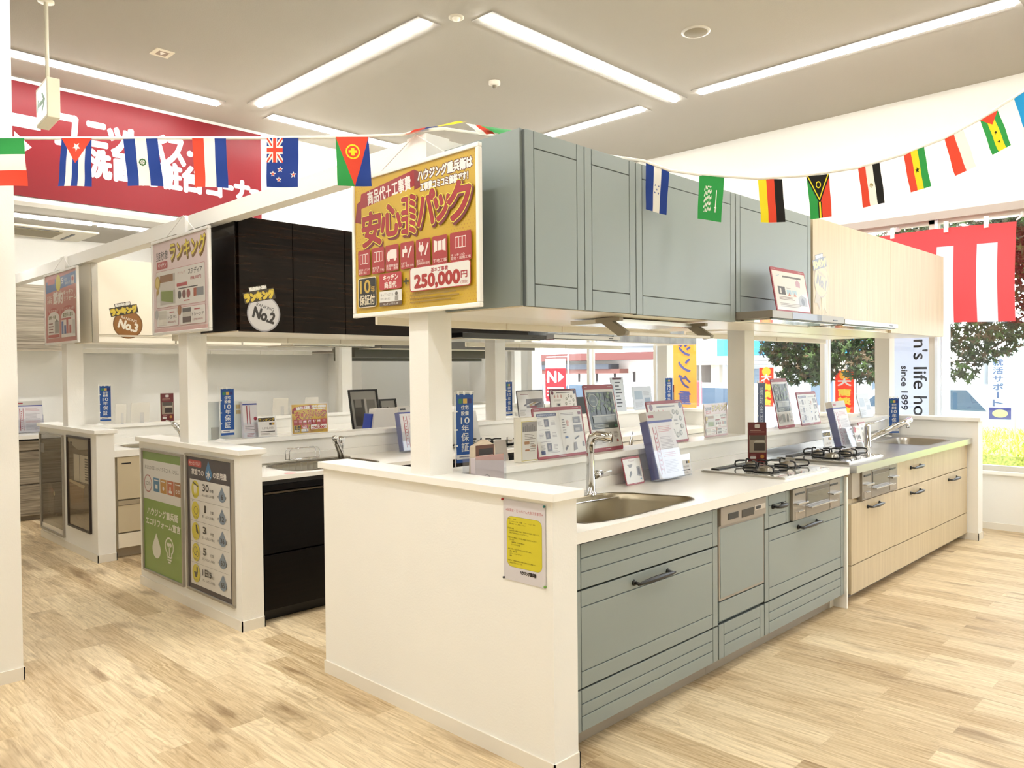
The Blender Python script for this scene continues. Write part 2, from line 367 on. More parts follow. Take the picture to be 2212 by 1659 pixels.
ceiling_light(1.81, 4.33, 5.17, 5.38, CE, 'ceiling light strip right of the red sign, partly behind the overhead beam')
ceiling_light(4.18, 4.39, 2.56, 5.08, CE, 'ceiling light strip seen above the row of grey cabinets near the windows')
ceiling_light(-1.2, 1.33, 2.13, 2.34, CE, 'ceiling light strip whose end just shows at the top edge of the photo')
for p in ((1.49, 1.70, -.52, 2.0), (-1.41, -1.2, -.52, 2.0), (4.18, 4.39, -3.4, -.9), (1.49, 1.70, -3.4, -.9), (-1.41, -1.2, -3.4, -.9), (-3.9, -1.5, 2.13, 2.34), (-3.9, -1.5, -.72, -.51), (1.81, 4.33, -.85, -.64)):
    ceiling_light(*p, CE, 'linear ceiling light outside the view, lighting the near floor')
ceiling_light(-.75, .6, 6.35, 6.56, 2.92, 'left lamp of the pair under the low ceiling below the red sign')
ceiling_light(.6, 1.95, 6.35, 6.56, 2.92, 'right lamp of the pair under the low ceiling below the red sign')
t = thing('air_conditioner', 'square ceiling cassette air conditioner with dark slots under the low ceiling', 'air conditioner', (.1, 7.1, 2.92))
boxes((-.45, .8, 6.95, 7.62, 2.9, 2.92, mat('#e3dcc8', .5))).build('panel', t, bev=.004)
boxes((-.3, .5, 7.1, 7.5, 2.893, 2.9, mat('#8d8162', .6))).build('grille', t)
for b in ((-.3, .45, 7.03, 7.06), (.6, .63, 7.15, 7.55)): boxes((b[0], b[1], b[2], b[3], 2.896, 2.9, M_BLACK)).build('slot', t)
t = thing('smoke_detector', 'small round white smoke detector in the middle of the ceiling', 'smoke detector', (2.764, 3.082, CE))
MB().lathe((2.764, 3.082, CE), [(.05, 0), (.05, -.025), (.03, -.035)], mat('#e6e0cf', .5)).build('base', t)
MB().lathe((2.764, 3.082, CE-.035), [(.02, 0), (.022, -.018), (.01, -.024)], M_STEELD).build('sensor', t)
t = thing('ceiling_sensor', 'round ceiling sensor with pale dome at the top centre edge', 'sensor', (1.581, 2.229-.02, CE))
MB().lathe((1.70, 2.5-.12, CE), [(.055, 0), (.055, -.006), (.045, -.008)], mat('#cdc5b0', .5)).build('ring', t)
MB().lathe((1.70, 2.38, CE-.008), [(.03, 0), (.026, -.014), (.008, -.02)], mat('#f2ecdc', .4)).build('dome', t)
t = thing('ceiling_speaker', 'round brown-grey ceiling speaker near the long light strip', 'speaker', (3.13, 1.31, CE))
MB().lathe((3.13, 1.31, CE), [(.105, 0), (.105, -.008), (.09, -.01)], mat('#c9c3b4', .3, .3)).build('ring', t)
MB().lathe((3.13, 1.31, CE-.010), [(.086, 0), (.084, -.004)], mat('#8b8069', .7)).build('grille', t)
t = thing('ceiling_hatch', 'small square ceiling plate with an arrow cut-out near the exit sign', 'ceiling plate', (.468, 4.454, CE))
boxes((.40, .54, 4.38, 4.53, CE-.006, CE, mat('#e9e0c8', .5)), (.43, .51, 4.41, 4.50, CE-.007, CE-.006, mat('#a08c76', .6))).build('plate', t)
MB().add([(.44, 4.42, CE-.0075), (.49, 4.43, CE-.0075), (.47, 4.49, CE-.0075)], [(0, 1, 2)], mat('#f3ede0', .5)).build('arrow', t)
# exit sign pendant
t = thing('exit_sign', 'pendant exit sign box with a green arrow hanging on a rod', 'exit sign', (-.43, 4.12, CE))
mb = MB(); mb.tube([(-.43, 4.12, CE), (-.43, 4.12, 3.42)], .013, mat('#f2ecd6', .4)); mb.lathe((-.43, 4.12, CE), [(.05, 0), (.05, -.012)], mat('#f2ecd6', .4)); mb.build('rod', t)
bx_ = Matrix.Translation((-.43, 4.12, 3.27)) @ Matrix.Rotation(-.07, 4, 'Z')
m_ = MB().merge(boxes((-.038, .038, -.17, .17, -.13, .13, mat('#ece5c8', .45))), bx_); m_.build('housing', t, bev=.004)
a = Art(.30, .22, .4); a.rect(0, 0, 1, 1, mat('#ffffff', .4, emit=.25)); g_ = '#3c9a5c'
a.poly([(.5, .78), (.62, .78), (.88, .5), (.62, .22), (.5, .22), (.66, .43), (.28, .43), (.28, .57), (.66, .57)], g_)
a.poly([(.06, .3), (.1, .3), (.16, .48), (.22, .3), (.26, .3), (.19, .58), (.22, .7), (.12, .7), (.1, .56)], g_)
m_ = MB().merge(a.mb, bx_ @ frame_m((-.0385, .15, -.11), (0, -1, 0), (0, 0, 1))); m_.build('panel', t)

# ================================================================== KITCHENS
def handle(x, z, y, Lh, parent, m=M_BLACK):      # arched bar handle on a front facing -Y
    mb = MB()
    for sx in (-1, 1):
        mb.tube([(x+sx*Lh/2, y, z), (x+sx*Lh/2, y-.008, z)], [.013, .011], m, 10)
        mb.tube([(x+sx*Lh/2, y-.004, z), (x+sx*Lh/2, y-.03, z)], .007, m, 8)
    P = []; R = []
    for k in range(13):
        q = k/12; P.append((x-Lh*.56+Lh*1.12*q, y-.032-.006*math.sin(PI*q), z+.003*math.sin(PI*q))); R.append(.0045+.0085*math.sin(PI*q)**.7)
    mb.tube(P, R, m, 8, flat=.6); return mb.build('handle', parent)
def front(x0, x1, z0, z1, y, m, style, name, parent, th=.02, gm=M_GROOVE, g=.0022):
    """cabinet front facing -Y; face at y. style: plain, strips (3 boards between stiles), panel (rail, panel, rail)"""
    mb = MB(); x0 += g; x1 -= g; z0 += g; z1 -= g
    if style == 'plain': mb.box(x0, x1, y, y+th, z0, z1, m)
    else:
        mb.box(x0, x1, y+.004, y+th, z0, z1, gm)
        sw = min(.045, (x1-x0)*.16); c = .002
        def tile(a, b, cc, d):
            mb.box(a, b, y, y+.006, cc, d, m)
        tile(x0, x0+sw-c, z0, z1); tile(x1-sw+c, x1, z0, z1)
        if style == 'strips': cuts = [z0, z0+(z1-z0)*.36, z0+(z1-z0)*.66, z1]
        elif style == 'panel': cuts = [z0, z0+.062, z1-.062, z1]
        elif style == 'door': cuts = [z0, z0+.085, z1-.065, z1]
        for k in range(len(cuts)-1): tile(x0+sw+c, x1-sw-c, cuts[k]+(c if k else 0), cuts[k+1]-(c if k < len(cuts)-2 else 0))
    return mb.build(name, parent, bev=.0012)
def cabinet(name, label, cat, x0, x1, yf, yb, z0, z1, m, toe=True, toem=M_TOE, group=None, back=False):
    t = thing(name, label, cat, ((x0+x1)/2, (yf+yb)/2, 0 if toe else z0), 0, group)
    s = -1 if back else 1
    if 'sink' in name or 'dishwasher' in label[:20]:
        ya, yc = yf+s*.021, yb
        mb = boxes((x0+.001, x0+.018, ya, yc, z0, z1, m), (x1-.018, x1-.001, ya, yc, z0, z1, m), (x0+.018, x1-.018, ya, yc, z0, z0+.018, m), (x0+.018, x1-.018, yc-s*.018, yc, z0, z1, m))
    else: mb = boxes((x0+.001, x1-.001, yf+s*.021, yb, z0, z1, m))
    mb.build('body', t)
    if toe: boxes((x0+.001, x1-.001, yf+s*.07, yf+s*.085, 0, z0, toem)).build('kickboard', t)
    return t

def cooktop(x0, x1, y0, y1, z, label, glass='#d9d6cc', panel=None, face=-1):
    t = thing('gas_cooktop', label, 'cooktop', ((x0+x1)/2, (y0+y1)/2, z))
    mb = MB(); mb.ext([(x, y, z+.0005) for x, y in rrpts(x0, x1, y0, y1, .012, 3)], (0, 0, .009), M_STEEL)
    mb.ext([(x, y, z+.0095) for x, y in rrpts(x0+.008, x1-.008, y0+.008, y1-.008, .01, 3)], (0, 0, .003), mat(glass, .08, spec=.7, coat=1)); mb.build('glass_top', t)
    boxes((x0+.06, x1-.06, y1-.085, y1-.035, z+.0125, z+.018, M_BLACK)).build('vent', t)
    w = x1-x0; d = y1-y0
    for cx, cy, r in ((x0+.26*w, y0+.36*d, .115), (x1-.24*w, y0+.38*d, .115), (x0+.5*w, y0+.68*d, .085)):
        b = MB().lathe((cx, cy, z+.0125), [(r*.42, 0), (r*.42, .012), (r*.36, .014), (r*.36, .026), (r*.3, .03), (r*.12, .031), (r*.1, .036)], M_STEELD, 20).build('burner', t)
        g = MB(); g.lathe((cx, cy, z+.016), [(r*.62, 0), (r*.68, .002), (r*.62, .005)], M_IRON, 24)
        for k in range(4):
            a = PI/4+PI/2*k; ca, sa = math.cos(a), math.sin(a)
            P = [(cx+q*r*ca, cy+q*r*sa, z+.0125+h) for q, h in ((.62, .006), (1.05, .008), (1.12, .02), (1.08, .036), (.85, .042), (.42, .042))]
            g.tube(P, .0052, M_IRON, 6)
        g.build('grate', b, world=True)
    if panel:
        px0, px1, pz0, pz1, py = panel
        f = MB(); T = M_TAUPE; f.box(px0, px1, py, py+.03, pz0, pz1, T); w = px1-px0; h = pz1-pz0
        f.box(px0+.27*w, px0+.73*w, py-.003, py, pz0+.40*h, pz1-.08*h, mat('#1d1a14', .12, coat=1))
        f.box(px0+.29*w, px0+.71*w, py-.0035, py-.003, pz0+.43*h, pz1-.22*h, mat('#55523f', .15, coat=1))
        f.box(px0+.27*w, px0+.75*w, py-.028, py-.004, pz0+.30*h, pz0+.345*h, M_CHROME)
        for q, qq in ((.04, .24), (.77, .96)):
            f.box(px0+q*w, px0+qq*w, py-.022, py-.003, pz0+.5*h, pz0+.55*h, M_CHROME)
            f.box(px0+q*w, px0+(qq-.02)*w, py-.003, py, pz0+.80*h, pz0+.86*h, M_BLACK)
            f.box(px0+q*w, px0+qq*w, py-.002, py, pz0+.06*h, pz0+.28*h, mat('#9c9080', .35))
            f.box(px0+(q+.05)*w, px0+(qq-.04)*w, py-.008, py-.002, pz0+.235*h, pz0+.26*h, M_CHROME)
        for q in (.25, .755): f.box(px0+q*w, px0+(q+.006)*w, py-.001, py, pz0, pz1, mat('#6b6152', .5))
        f.build('grill_front', t, bev=.001)
    return t
def sinkbowl(pts, z, depth, m, cx, cy, parent=None, rim=.012):
    mb = MB(); n = len(pts); rings = []
    def sc(p, s, dz): return (cx+(p[0]-cx)*s, cy+(p[1]-cy)*s, z+dz)
    for s, dz in ((1.03, .001), (1.0, .003), (.985, -.004), (.97, -.02), (.955, -.03), (.93, -depth+.03), (.88, -depth), (.1, -depth-.004)): rings.append([sc(p, s, dz) for p in pts])
    vs = [v for r in rings for v in r]; fs = []
    for i in range(len(rings)-1):
        for k in range(n): fs.append((i*n+k, i*n+(k+1) % n, (i+1)*n+(k+1) % n, (i+1)*n+k))
    fs.append(tuple((len(rings)-1)*n+k for k in range(n)))
    mb.add(vs, fs, m, True)
    mb.lathe((cx, cy+.05, z-depth-.003), [(.045, .0), (.05, .006), (.03, .008)], M_CHROME, 20)
    return mb

# ---- grey kitchen (front island, near half) : fronts at y = .05, worktop edge at y = .024
YF = .05
G = M_GREEN
t = cabinet('sink_cabinet', 'grey-green sink base cabinet beside the near end wall', 'cabinet', .145, 1.217, YF, .66, .085, .79, G)
front(.165, 1.213, .625, .803, YF, G, 'strips', 'top_panel', t)
d = front(.165, 1.213, .25, .622, YF, G, 'panel', 'drawer', t); handle(.67, .585, YF, .245, d)
front(.165, 1.213, .085, .247, YF, G, 'strips', 'lower_drawer', t)
t = cabinet('dishwasher', 'built-in dishwasher with grey-green door and beige control strip', 'dishwasher', 1.217, 1.673, YF, .66, .255, .79, M_TAUPE, toe=False)
f = MB(); f.box(1.222, 1.668, YF-.012, YF+.02, .715, .80, mat('#9a9083', .35))
f.box(1.29, 1.385, YF-.014, YF-.012, .735, .765, M_BLACK).box(1.42, 1.54, YF-.014, YF-.012, .728, .765, mat('#2a261f', .3)).box(1.55, 1.66, YF-.0135, YF-.012, .745, .77, mat('#c3baad', .35)).box(1.56, 1.61, YF-.0145, YF-.0135, .75, .765, M_BLACK)
f.build('control_panel', t, bev=.001)
f = MB(); f.box(1.222, 1.668, YF, YF+.018, .36, .712, mat('#a2998c', .4)); f.box(1.232, 1.655, YF-.003, YF, .372, .70, G); f.build('door', t, bev=.001)
front(1.222, 1.668, .262, .356, YF, G, 'plain', 'panel', t)
t = cabinet('drawer_cabinet', 'small grey-green drawer under the dishwasher', 'cabinet', 1.217, 1.673, YF, .66, .085, .252, G)
front(1.219, 1.671, .085, .25, YF, G, 'strips', 'drawer', t)
t = cabinet('range_cabinet', 'grey-green range base cabinet with black handles below the gas grill', 'cabinet', 1.673, 2.692, YF, .66, .085, .79, G)
d = front(1.675, 1.965, .628, .803, YF, G, 'strips', 'small_drawer', t); handle(1.82, .735, YF, .11, d)
front(2.595, 2.69, .628, .803, YF, G, 'plain', 'filler', t)
d = front(1.675, 2.69, .255, .625, YF, G, 'panel', 'drawer', t); handle(2.18, .585, YF, .235, d)
front(1.675, 2.69, .085, .252, YF, G, 'strips', 'lower_drawer', t)
t = thing('side_panel', 'thin cream side panel between the grey and the wooden kitchens', 'panel', (2.71, .3, 0))
boxes((2.692, 2.708, .035, .66, 0, .79, M_WHITE), (2.64, 2.692, .115, .135, 0, .085, M_WHITE)).build('board', t)
# worktop with sink opening
SK = [(1.12, .13), (1.135, .16), (1.13, .20), (1.09, .30), (1.06, .42), (1.0, .50), (.92, .535), (.40, .535), (.33, .50), (.30, .42), (.30, .2), (.33, .12), (.40, .09), (.55, .075), (1.07, .095)]
t = thing('worktop', 'cream white solid worktop over the grey-green cabinets', 'worktop', (1.43, .34, .81))
mb = holeplate([(.135, .024), (2.708, .024), (2.708, .668), (.135, .668)], SK, .808, .85, M_COUNTER)
mb.box(.135, 2.708, .652, .668, .85, .90, M_COUNTER); mb.box(.135, 2.708, .03, .05, .803, .808, M_GAPSHADE); mb.build('slab', t)
t = thing('sink', 'deep stainless steel sink in the cream worktop', 'sink', (.7, .3, .85))
sinkbowl(SK, .85, .19, mat('#9b917b', .3, 1), .7, .31).build('bowl', t)
mb = MB()
mb.tube([(.34, .5, .838), (.5, .50, .835), (.8, .49, .835), (1.0, .46, .835)], .004, M_CHROME, 6)
for zz in (.76, .75, .74): mb.tube([(.31, .12, zz), (.42, .13, zz), (.45, .16, zz)], .003, M_CHROME, 6)
mb.build('wire_rack', t)
def faucet_tall(loc, lab, rz=0):
    t = thing('faucet', lab, 'faucet', loc, rz)
    mb = MB(); x, y, z = 0, 0, 0
    mb.lathe((0, 0, 0), [(.03, 0), (.03, .008), (.022, .014), (.021, .09), (.019, .1), (.017, .24), (.019, .255)], M_CHROME, 20)
    mb.build('body', t, world=False)
    MB().tube([(0, 0, .20), (0, 0, .25), (.006, -.006, .272), (.02, -.022, .282), (.04, -.048, .279), (.062, -.078, .27)], [.018, .02, .022, .024, .025, .025], M_CHROME, 14).build('spout', t, world=False)
    MB().tube([(.06, -.0755, .2705), (.064, -.0805, .2692)], .02, mat('#7b5a35', .5), 14).build('nozzle', t, world=False)
    mb = MB(); mb.tube([(.02, 0, .09), (.075, 0, .092)], .021, M_CHROME, 14); mb.tube([(.07, 0, .095), (.15, -.01, .1)], [.005, .004], M_CHROME, 8); mb.build('lever', t, world=False)
    return t
faucet_tall((.895, .548, .85), 'tall chrome faucet with side lever at the sink in the cream worktop', 0)
cooktop(1.955, 2.545, .075, .585, .85, 'white glass gas cooktop with black grates on the cream worktop', panel=(1.967, 2.592, .632, .80, YF-.016))

# ---- wooden kitchen (front island, far half)
Wd = M_WOOD
t = cabinet('range_cabinet', 'light wood range cabinet with one black handle under its gas grill', 'cabinet', 2.80, 3.56, YF, .66, .055, .79, Wd, toem=mat('#8a8074', .5))
boxes((2.80, 2.935, YF-.004, YF+.02, .645, .80, mat('#a89e8e', .35))).build('metal_filler', t)
d = front(2.80, 3.56, .235, .61, YF, Wd, 'plain', 'drawer', t, g=.0015); handle(3.165, .565, YF, .2, d, mat('#2c2c2a', .3))
front(2.80, 3.56, .055, .232, YF, Wd, 'plain', 'lower_drawer', t, g=.0015)
t = cabinet('drawer_cabinet', 'light wood cabinet with two handled drawers in the middle of the wooden run', 'cabinet', 3.56, 4.33, YF, .66, .055, .79, Wd, toem=mat('#8a8074', .5))
d = front(3.56, 4.33, .607, .80, YF, Wd, 'plain', 'drawer', t, g=.0015); handle(3.97, .735, YF, .2, d, mat('#2c2c2a', .3))
d = front(3.56, 4.33, .232, .604, YF, Wd, 'plain', 'drawer', t, g=.0015); handle(3.97, .555, YF, .2, d, mat('#2c2c2a', .3))
front(3.56, 4.33, .055, .229, YF, Wd, 'plain', 'lower_drawer', t, g=.0015)
t = cabinet('sink_cabinet', 'light wood sink cabinet beside the far end wall', 'cabinet', 4.33, 5.275, YF, .66, .055, .79, Wd, toem=mat('#8a8074', .5))
front(4.33, 5.27, .607, .80, YF, Wd, 'plain', 'top_panel', t, g=.0015)
d = front(4.33, 5.27, .228, .604, YF, Wd, 'plain', 'drawer', t, g=.0015); handle(4.86, .555, YF, .21, d, mat('#2c2c2a', .3))
front(4.33, 5.27, .055, .225, YF, Wd, 'plain', 'lower_drawer', t, g=.0015)
t = thing('worktop', 'stainless steel worktop over the light wood cabinets', 'worktop', (4, .34, .81))
SK2 = rrpts(4.36, 5.0, .09, .50, .09, 5)
ST = mat('#c9c8c4', .28, 1)
mb = holeplate([(2.79, .012), (5.275, .012), (5.275, .668), (2.79, .668)], SK2, .805, .85, ST)
mb.box(2.79, 5.275, .645, .668, .85, .905, ST); mb.build('slab', t, bev=.002)
t = thing('sink', 'stainless steel sink in the steel worktop near the windows', 'sink', (4.7, .3, .85))
sinkbowl(SK2, .85, .18, mat('#aaa59b', .3, 1), 4.68, .295).build('bowl', t)
cooktop(2.86, 3.45, .085, .56, .85, 'white glass gas cooktop with black grates on the steel worktop', panel=(2.935, 3.555, .62, .80, YF-.016))
t = thing('faucet', 'chrome pull-out faucet slanting over the sink in the steel worktop', 'faucet', (4.02, .40, .85))
MB().lathe((4.02, .40, .85), [(.028, 0), (.026, .01), (.024, .012), (.024, .15), (.02, .165), (.008, .17)], M_CHROME, 20).build('body', t)
mb = MB(); mb.tube([(4.02, .40, .90), (4.30, .24, 1.02), (4.36, .205, 1.045)], [.022, .021, .024], M_CHROME, 14); mb.tube([(4.33, .22, 1.02), (4.34, .215, .985)], .014, M_CHROME, 10); mb.build('spout', t)
MB().tube([(4.02, .40, 1.015), (4.08, .37, 1.03), (4.17, .33, 1.05)], [.012, .005, .004], M_CHROME, 8).build('lever', t)

# ---- upper cabinets of the front island
def upper(name, label, x0, x1, yf, yb, z0, z1, m, doors, style='plain', dm=None, under=mat('#efe5cf', .3), side=None, g=.0015):
    t = thing(name, label, 'wall cabinet', ((x0+x1)/2, (yf+yb)/2, z0))
    mb = boxes((x0, x1, yf+.021, yb, z0+.006, z1+.003, m)); mb.box(x0+.01, x1, yf+.021, yb, z0+.001, z0+.006, under); mb.build('body', t)
    for a, b, za in doors: front(a, b, z0 if za is None else za, z1, yf, dm or m, style, 'door', t, g=g)
    return t
upper('wall_cabinet', 'row of grey-green wall cabinets with grooved doors above the cream worktop', .09, 2.60, .21, .665, 1.69, 2.36, G, [(.10, .447, 1.692), (.449, .803, 1.692), (.806, 1.683, 1.69), (1.69, 2.60, 1.742)], 'door', side=G)
upper('wall_cabinet', 'light wood wall cabinets above the steel worktop, near the windows', 2.63, 5.2, .21, .665, 1.695, 2.365, Wd, [(2.63, 3.495, 1.745), (3.497, 3.955, 1.745), (3.957, 5.2, 1.695)], g=.001)
def hood(x0, x1, y0, y1, z0, z1, label, m, dark=None, labelm='#8a857c'):
    t = thing('range_hood', label, 'range hood', ((x0+x1)/2, (y0+y1)/2, z0))
    mb = boxes((x0, x1, y0, y1, z0+.008, z1, m)); mb.build('canopy', t, bev=.001)
    if dark: boxes((dark[0], dark[1], y0-.001, y0, z0+.01, z1-.002, mat('#4c463c', .15, coat=.5))).build('control_strip', t)
    boxes((x1-.16, x1-.1, y0-.0015, y0, z0+.018, z0+.024, M_BLACK)).build('buttons', t)
    boxes((x0+.04, x1-.04, y0+.03, y1-.05, z0, z0+.008, mat('#dcd6c8', .1, 1))).build('baffle', t)
    boxes((x0+.02, x1-.02, y0+.01, y0+.025, z0+.004, z0+.008, M_BLACK)).build('inlet', t)
    return t
hood(1.69, 2.6, .01, .6, 1.697, 1.742, 'thin beige range hood under the grey-green wall cabinets', mat('#938a7c', .35, .3), dark=(1.92, 2.28))
hood(2.66, 3.56, .03, .6, 1.70, 1.735, 'thin silver range hood under the light wood wall cabinets', mat('#c0bcb3', .35, .7))
# pull-down dish shelf below the third grey door
t = thing('pull_down_rack', 'beige pull-down dish rack hanging under the grey-green wall cabinets', 'rack', (1.18, .4, 1.69))
BG = mat('#8f8674', .45)
for x in (.80, 1.53):
    MB().ext([(x, .30, 1.686), (x, .44, 1.686), (x, .44, 1.665), (x, .40, 1.66), (x, .31, 1.60), (x, .27, 1.605), (x, .265, 1.62), (x, .34, 1.668), (x, .30, 1.67)], (.03, 0, 0), BG).build('arm', t, bev=.002)
boxes((.83, 1.53, .268, .292, 1.602, 1.618, mat('#d9d0bd', .4))).build('bar', t, bev=.003)
boxes((.84, 1.5, .36, .62, 1.664, 1.684, mat('#c9c3b5', .25, .6))).build('tray', t)
# back half of the front island: cream wall cabinets, plain base cabinets
def back_half(Y0, m, lab, cm=M_COUNTER, base=M_WHITE, z0=1.70, joints=(.13, .99, 1.454, 2.6), joints2=(2.8, 3.5, 4.2, 5.2), m2=None, lab2=None, z2=None, up=True):
    yb = Y0+.80
    t = cabinet('base_cabinet', 'base cabinets on the far side of ' + lab, 'cabinet', .15, 5.26, Y0+1.44, yb, .08, .81, base, back=True)
    tt = thing('worktop', 'worktop on the far side of ' + lab, 'worktop', (2.7, Y0+1.1, .81))
    boxes((.14, 5.27, yb, Y0+1.46, .811, .85, cm)).build('slab', tt)
    if not up: return
    for js, mm, ll, zz in ((joints, m, 'left wall cabinets on the far side of ' + lab, z0), (joints2, m2 or m, 'right wall cabinets on the far side of ' + lab, z2 or z0)):
        t = thing('wall_cabinet', ll, 'wall cabinet', ((js[0]+js[-1])/2, Y0+1.0, zz))
        boxes((js[0], js[-1], yb+.002, Y0+1.20, zz+.006, 2.36, mm)).build('body', t)
        for a, b in zip(js[:-1], js[1:]): boxes((a+.003, b-.003, Y0+1.201, Y0+1.222, zz-.03, 2.36, mm)).build('door', t, bev=.004)
back_half(0, mat('#e9dfc9', .35), 'the front island')
back_half(2.32, mat('#e3dac6', .35), 'the middle island')
back_half(4.65, mat('#f4f0e6', .35), 'the back island', z0=1.67, joints=(.13, 1.46, 2.0, 2.385, 2.62), joints2=(2.9, 4.0, 5.2), m2=M_OLIVE, z2=1.60)

# ---- ebony kitchen (middle island, near half)
Y1 = 2.32
t = cabinet('sink_cabinet', 'glossy black-brown sink base cabinet in the aisle behind the near end wall', 'cabinet', .15, 1.3, Y1+.03, Y1+.66, .07, .80, M_EBONYF, toem=mat('#0b0806', .4))
front(.152, 1.298, .76, .80, Y1+.04, M_EBONYF, 'plain', 'top_rail', t)
front(.152, 1.298, .40, .745, Y1+.03, M_EBONYF, 'plain', 'drawer', t); front(.152, 1.298, .072, .395, Y1+.03, M_EBONYF, 'plain', 'lower_drawer', t)
boxes((.16, 1.29, Y1+.028, Y1+.05, .747, .757, mat('#5a5142', .3, .8))).build('rail', t)
t = cabinet('range_cabinet', 'glossy black-brown range cabinet further along the middle island', 'cabinet', 1.3, 2.62, Y1+.03, Y1+.66, .07, .80, M_EBONYF, toem=mat('#0b0806', .4))
front(1.302, 2.618, .40, .80, Y1+.03, M_EBONYF, 'plain', 'drawer', t); front(1.302, 2.618, .072, .395, Y1+.03, M_EBONYF, 'plain', 'lower_drawer', t)
t = thing('worktop', 'white worktop over the black-brown cabinets', 'worktop', (1.4, Y1+.35, .83))
SK3 = rrpts(.40, 1.07, Y1+.10, Y1+.54, .13, 6)
mb = holeplate([(.135, Y1+.03), (2.64, Y1+.03), (2.64, Y1+.668), (.135, Y1+.668)], SK3, .825, .85, M_COUNTER); mb.box(.135, 2.64, Y1+.65, Y1+.668, .85, .90, M_COUNTER); mb.box(.14, 2.63, Y1+.04, Y1+.06, .80, .825, M_GAPSHADE); mb.build('slab', t)
t = thing('sink', 'stainless steel sink with wire basket in the white worktop', 'sink', (.74, Y1+.32, .85))
sinkbowl(SK3, .85, .18, mat('#8f8878', .3, 1), .735, Y1+.32).build('bowl', t)
boxes((.2, .4, Y1+.5, Y1+.62, .8505, .853, mat('#8d8674', .3, 1)), (.2, 1.1, Y1+.56, Y1+.63, .8505, .854, mat('#8d8674', .3, 1))).build('ledge', t)
mb = MB(); y = Y1+.5
for k in range(14): mb.tube([(.45+k*.045, y, .852), (.45+k*.045, y, .80), (.45+k*.045, y-.12, .79)], .0016, M_STEELD, 4)
mb.tube([(.43, y, .853), (1.06, y, .853)], .003, M_STEELD, 6); mb.build('basket', t)
t = thing('dish_rack', 'looped wire plate stand behind the sink of the black-brown kitchen', 'dish rack', (.7, Y1+.53, .85))
mb = MB()
for y in (Y1+.50, Y1+.55):
    mb.tube([(.59, y, .875), (.59, y, .93), (.605, y, .947), (.80, y, .947), (.815, y, .93), (.815, y, .875), (.59, y, .875)], .0024, M_CHROME, 6)
for x in (.66, .76): mb.tube([(x, Y1+.525, .875), (x, Y1+.525, .852)], .0024, M_CHROME, 6)
mb.tube([(.59, Y1+.50, .875), (.59, Y1+.55, .875)], .0024, M_CHROME, 6); mb.tube([(.815, Y1+.50, .875), (.815, Y1+.55, .875)], .0024, M_CHROME, 6); mb.build('wire', t)
t = thing('faucet', 'chrome faucet leaning left behind the near end wall on the white worktop', 'faucet', (1.0, 2.84, .85))
MB().tube([(1.0, 2.84, .85), (.985, 2.83, .90), (.93, 2.80, .98), (.92, 2.79, 1.0)], [.024, .022, .02, .024], M_CHROME, 14).build('body', t)
mb = MB(); mb.tube([(.925, 2.795, .97), (.90, 2.76, 1.0), (.885, 2.74, 1.005)], [.018, .022, .018], M_CHROME, 14); mb.tube([(.985, 2.83, .96), (1.0, 2.83, 1.0)], [.018, .02], M_CHROME, 12); mb.build('spout', t)
MB().tube([(1.01, 2.83, .99), (1.0, 2.83, .90)], [.008, .006], M_CHROME, 8).build('lever', t)
cooktop(1.95, 2.53, Y1+.09, Y1+.58, .85, 'black and steel gas cooktop on the white worktop of the middle island', glass='#3b3b38')
t = upper('wall_cabinet', 'glossy black-brown wall cabinets with a round silver sticker', .085, 2.567, 2.50, 2.985, 1.69, 2.362, M_EBONY, [(.10, .448, None), (.45, .821, None), (.823, 1.69, None), (1.692, 2.567, 1.75)])
hood(1.69, 2.58, 2.335, 2.9, 1.68, 1.722, 'black range hood under the black-brown wall cabinets', mat('#0b0a09', .2, coat=.3))
upper('wall_cabinet', 'grey marbled wall cabinets of the middle island near the windows', 2.8, 5.12, 2.52, 2.985, 1.695, 2.36, M_MARBLE, [(2.8, 3.70, 1.75), (3.70, 4.24, 1.70), (4.24, 4.62, 1.70), (4.62, 5.12, 1.70)])
hood(2.63, 3.5, 2.30, 2.9, 1.692, 1.73, 'silver range hood under the grey marbled wall cabinets', mat('#b9b6af', .35, .6))
t = cabinet('base_cabinet', 'pale base cabinets of the middle island near the windows', 'cabinet', 2.66, 5.26, Y1+.03, Y1+.66, .07, .805, M_WHITE)
for a, b in ((2.66, 3.5), (3.5, 4.3), (4.3, 5.26)): front(a, b, .07, .80, Y1+.03, M_WHITE, 'plain', 'door', t)
t = thing('worktop', 'pale worktop of the middle island near the windows', 'worktop', (3.9, Y1+.35, .83)); boxes((2.64, 5.27, Y1+.02, Y1+.668, .806, .85, M_COUNTER)).build('slab', t)

# ---- cream kitchen (back island, near half)
Y2 = 4.65
t = cabinet('dishwasher', 'beige built-in dishwasher at the near end of the back island', 'dishwasher', .15, .60, Y2+.04, Y2+.66, .075, .80, mat('#c9bb9c', .35), toem=mat('#b8ac98', .5))
front(.155, .598, .46, .80, Y2+.03, mat('#cbbd9f', .3), 'plain', 'top_panel', t, g=.004)
boxes((.19, .26, Y2+.027, Y2+.03, .74, .75, M_BLACK), (.158, .595, Y2+.022, Y2+.03, .42, .455, mat('#a89b83', .35)), (.32, .44, Y2+.018, Y2+.03, .428, .445, M_BLACK)).build('control_strip', t)
front(.155, .598, .20, .42, Y2+.03, mat('#cbbd9f', .3), 'plain', 'door', t, g=.004); front(.155, .598, .08, .195, Y2+.03, M_CREAMD, 'plain', 'lower_panel', t)
t = cabinet('base_cabinet', 'cream base cabinets of the back island', 'cabinet', .60, 5.26, Y2+.03, Y2+.66, .07, .80, M_CREAMD)
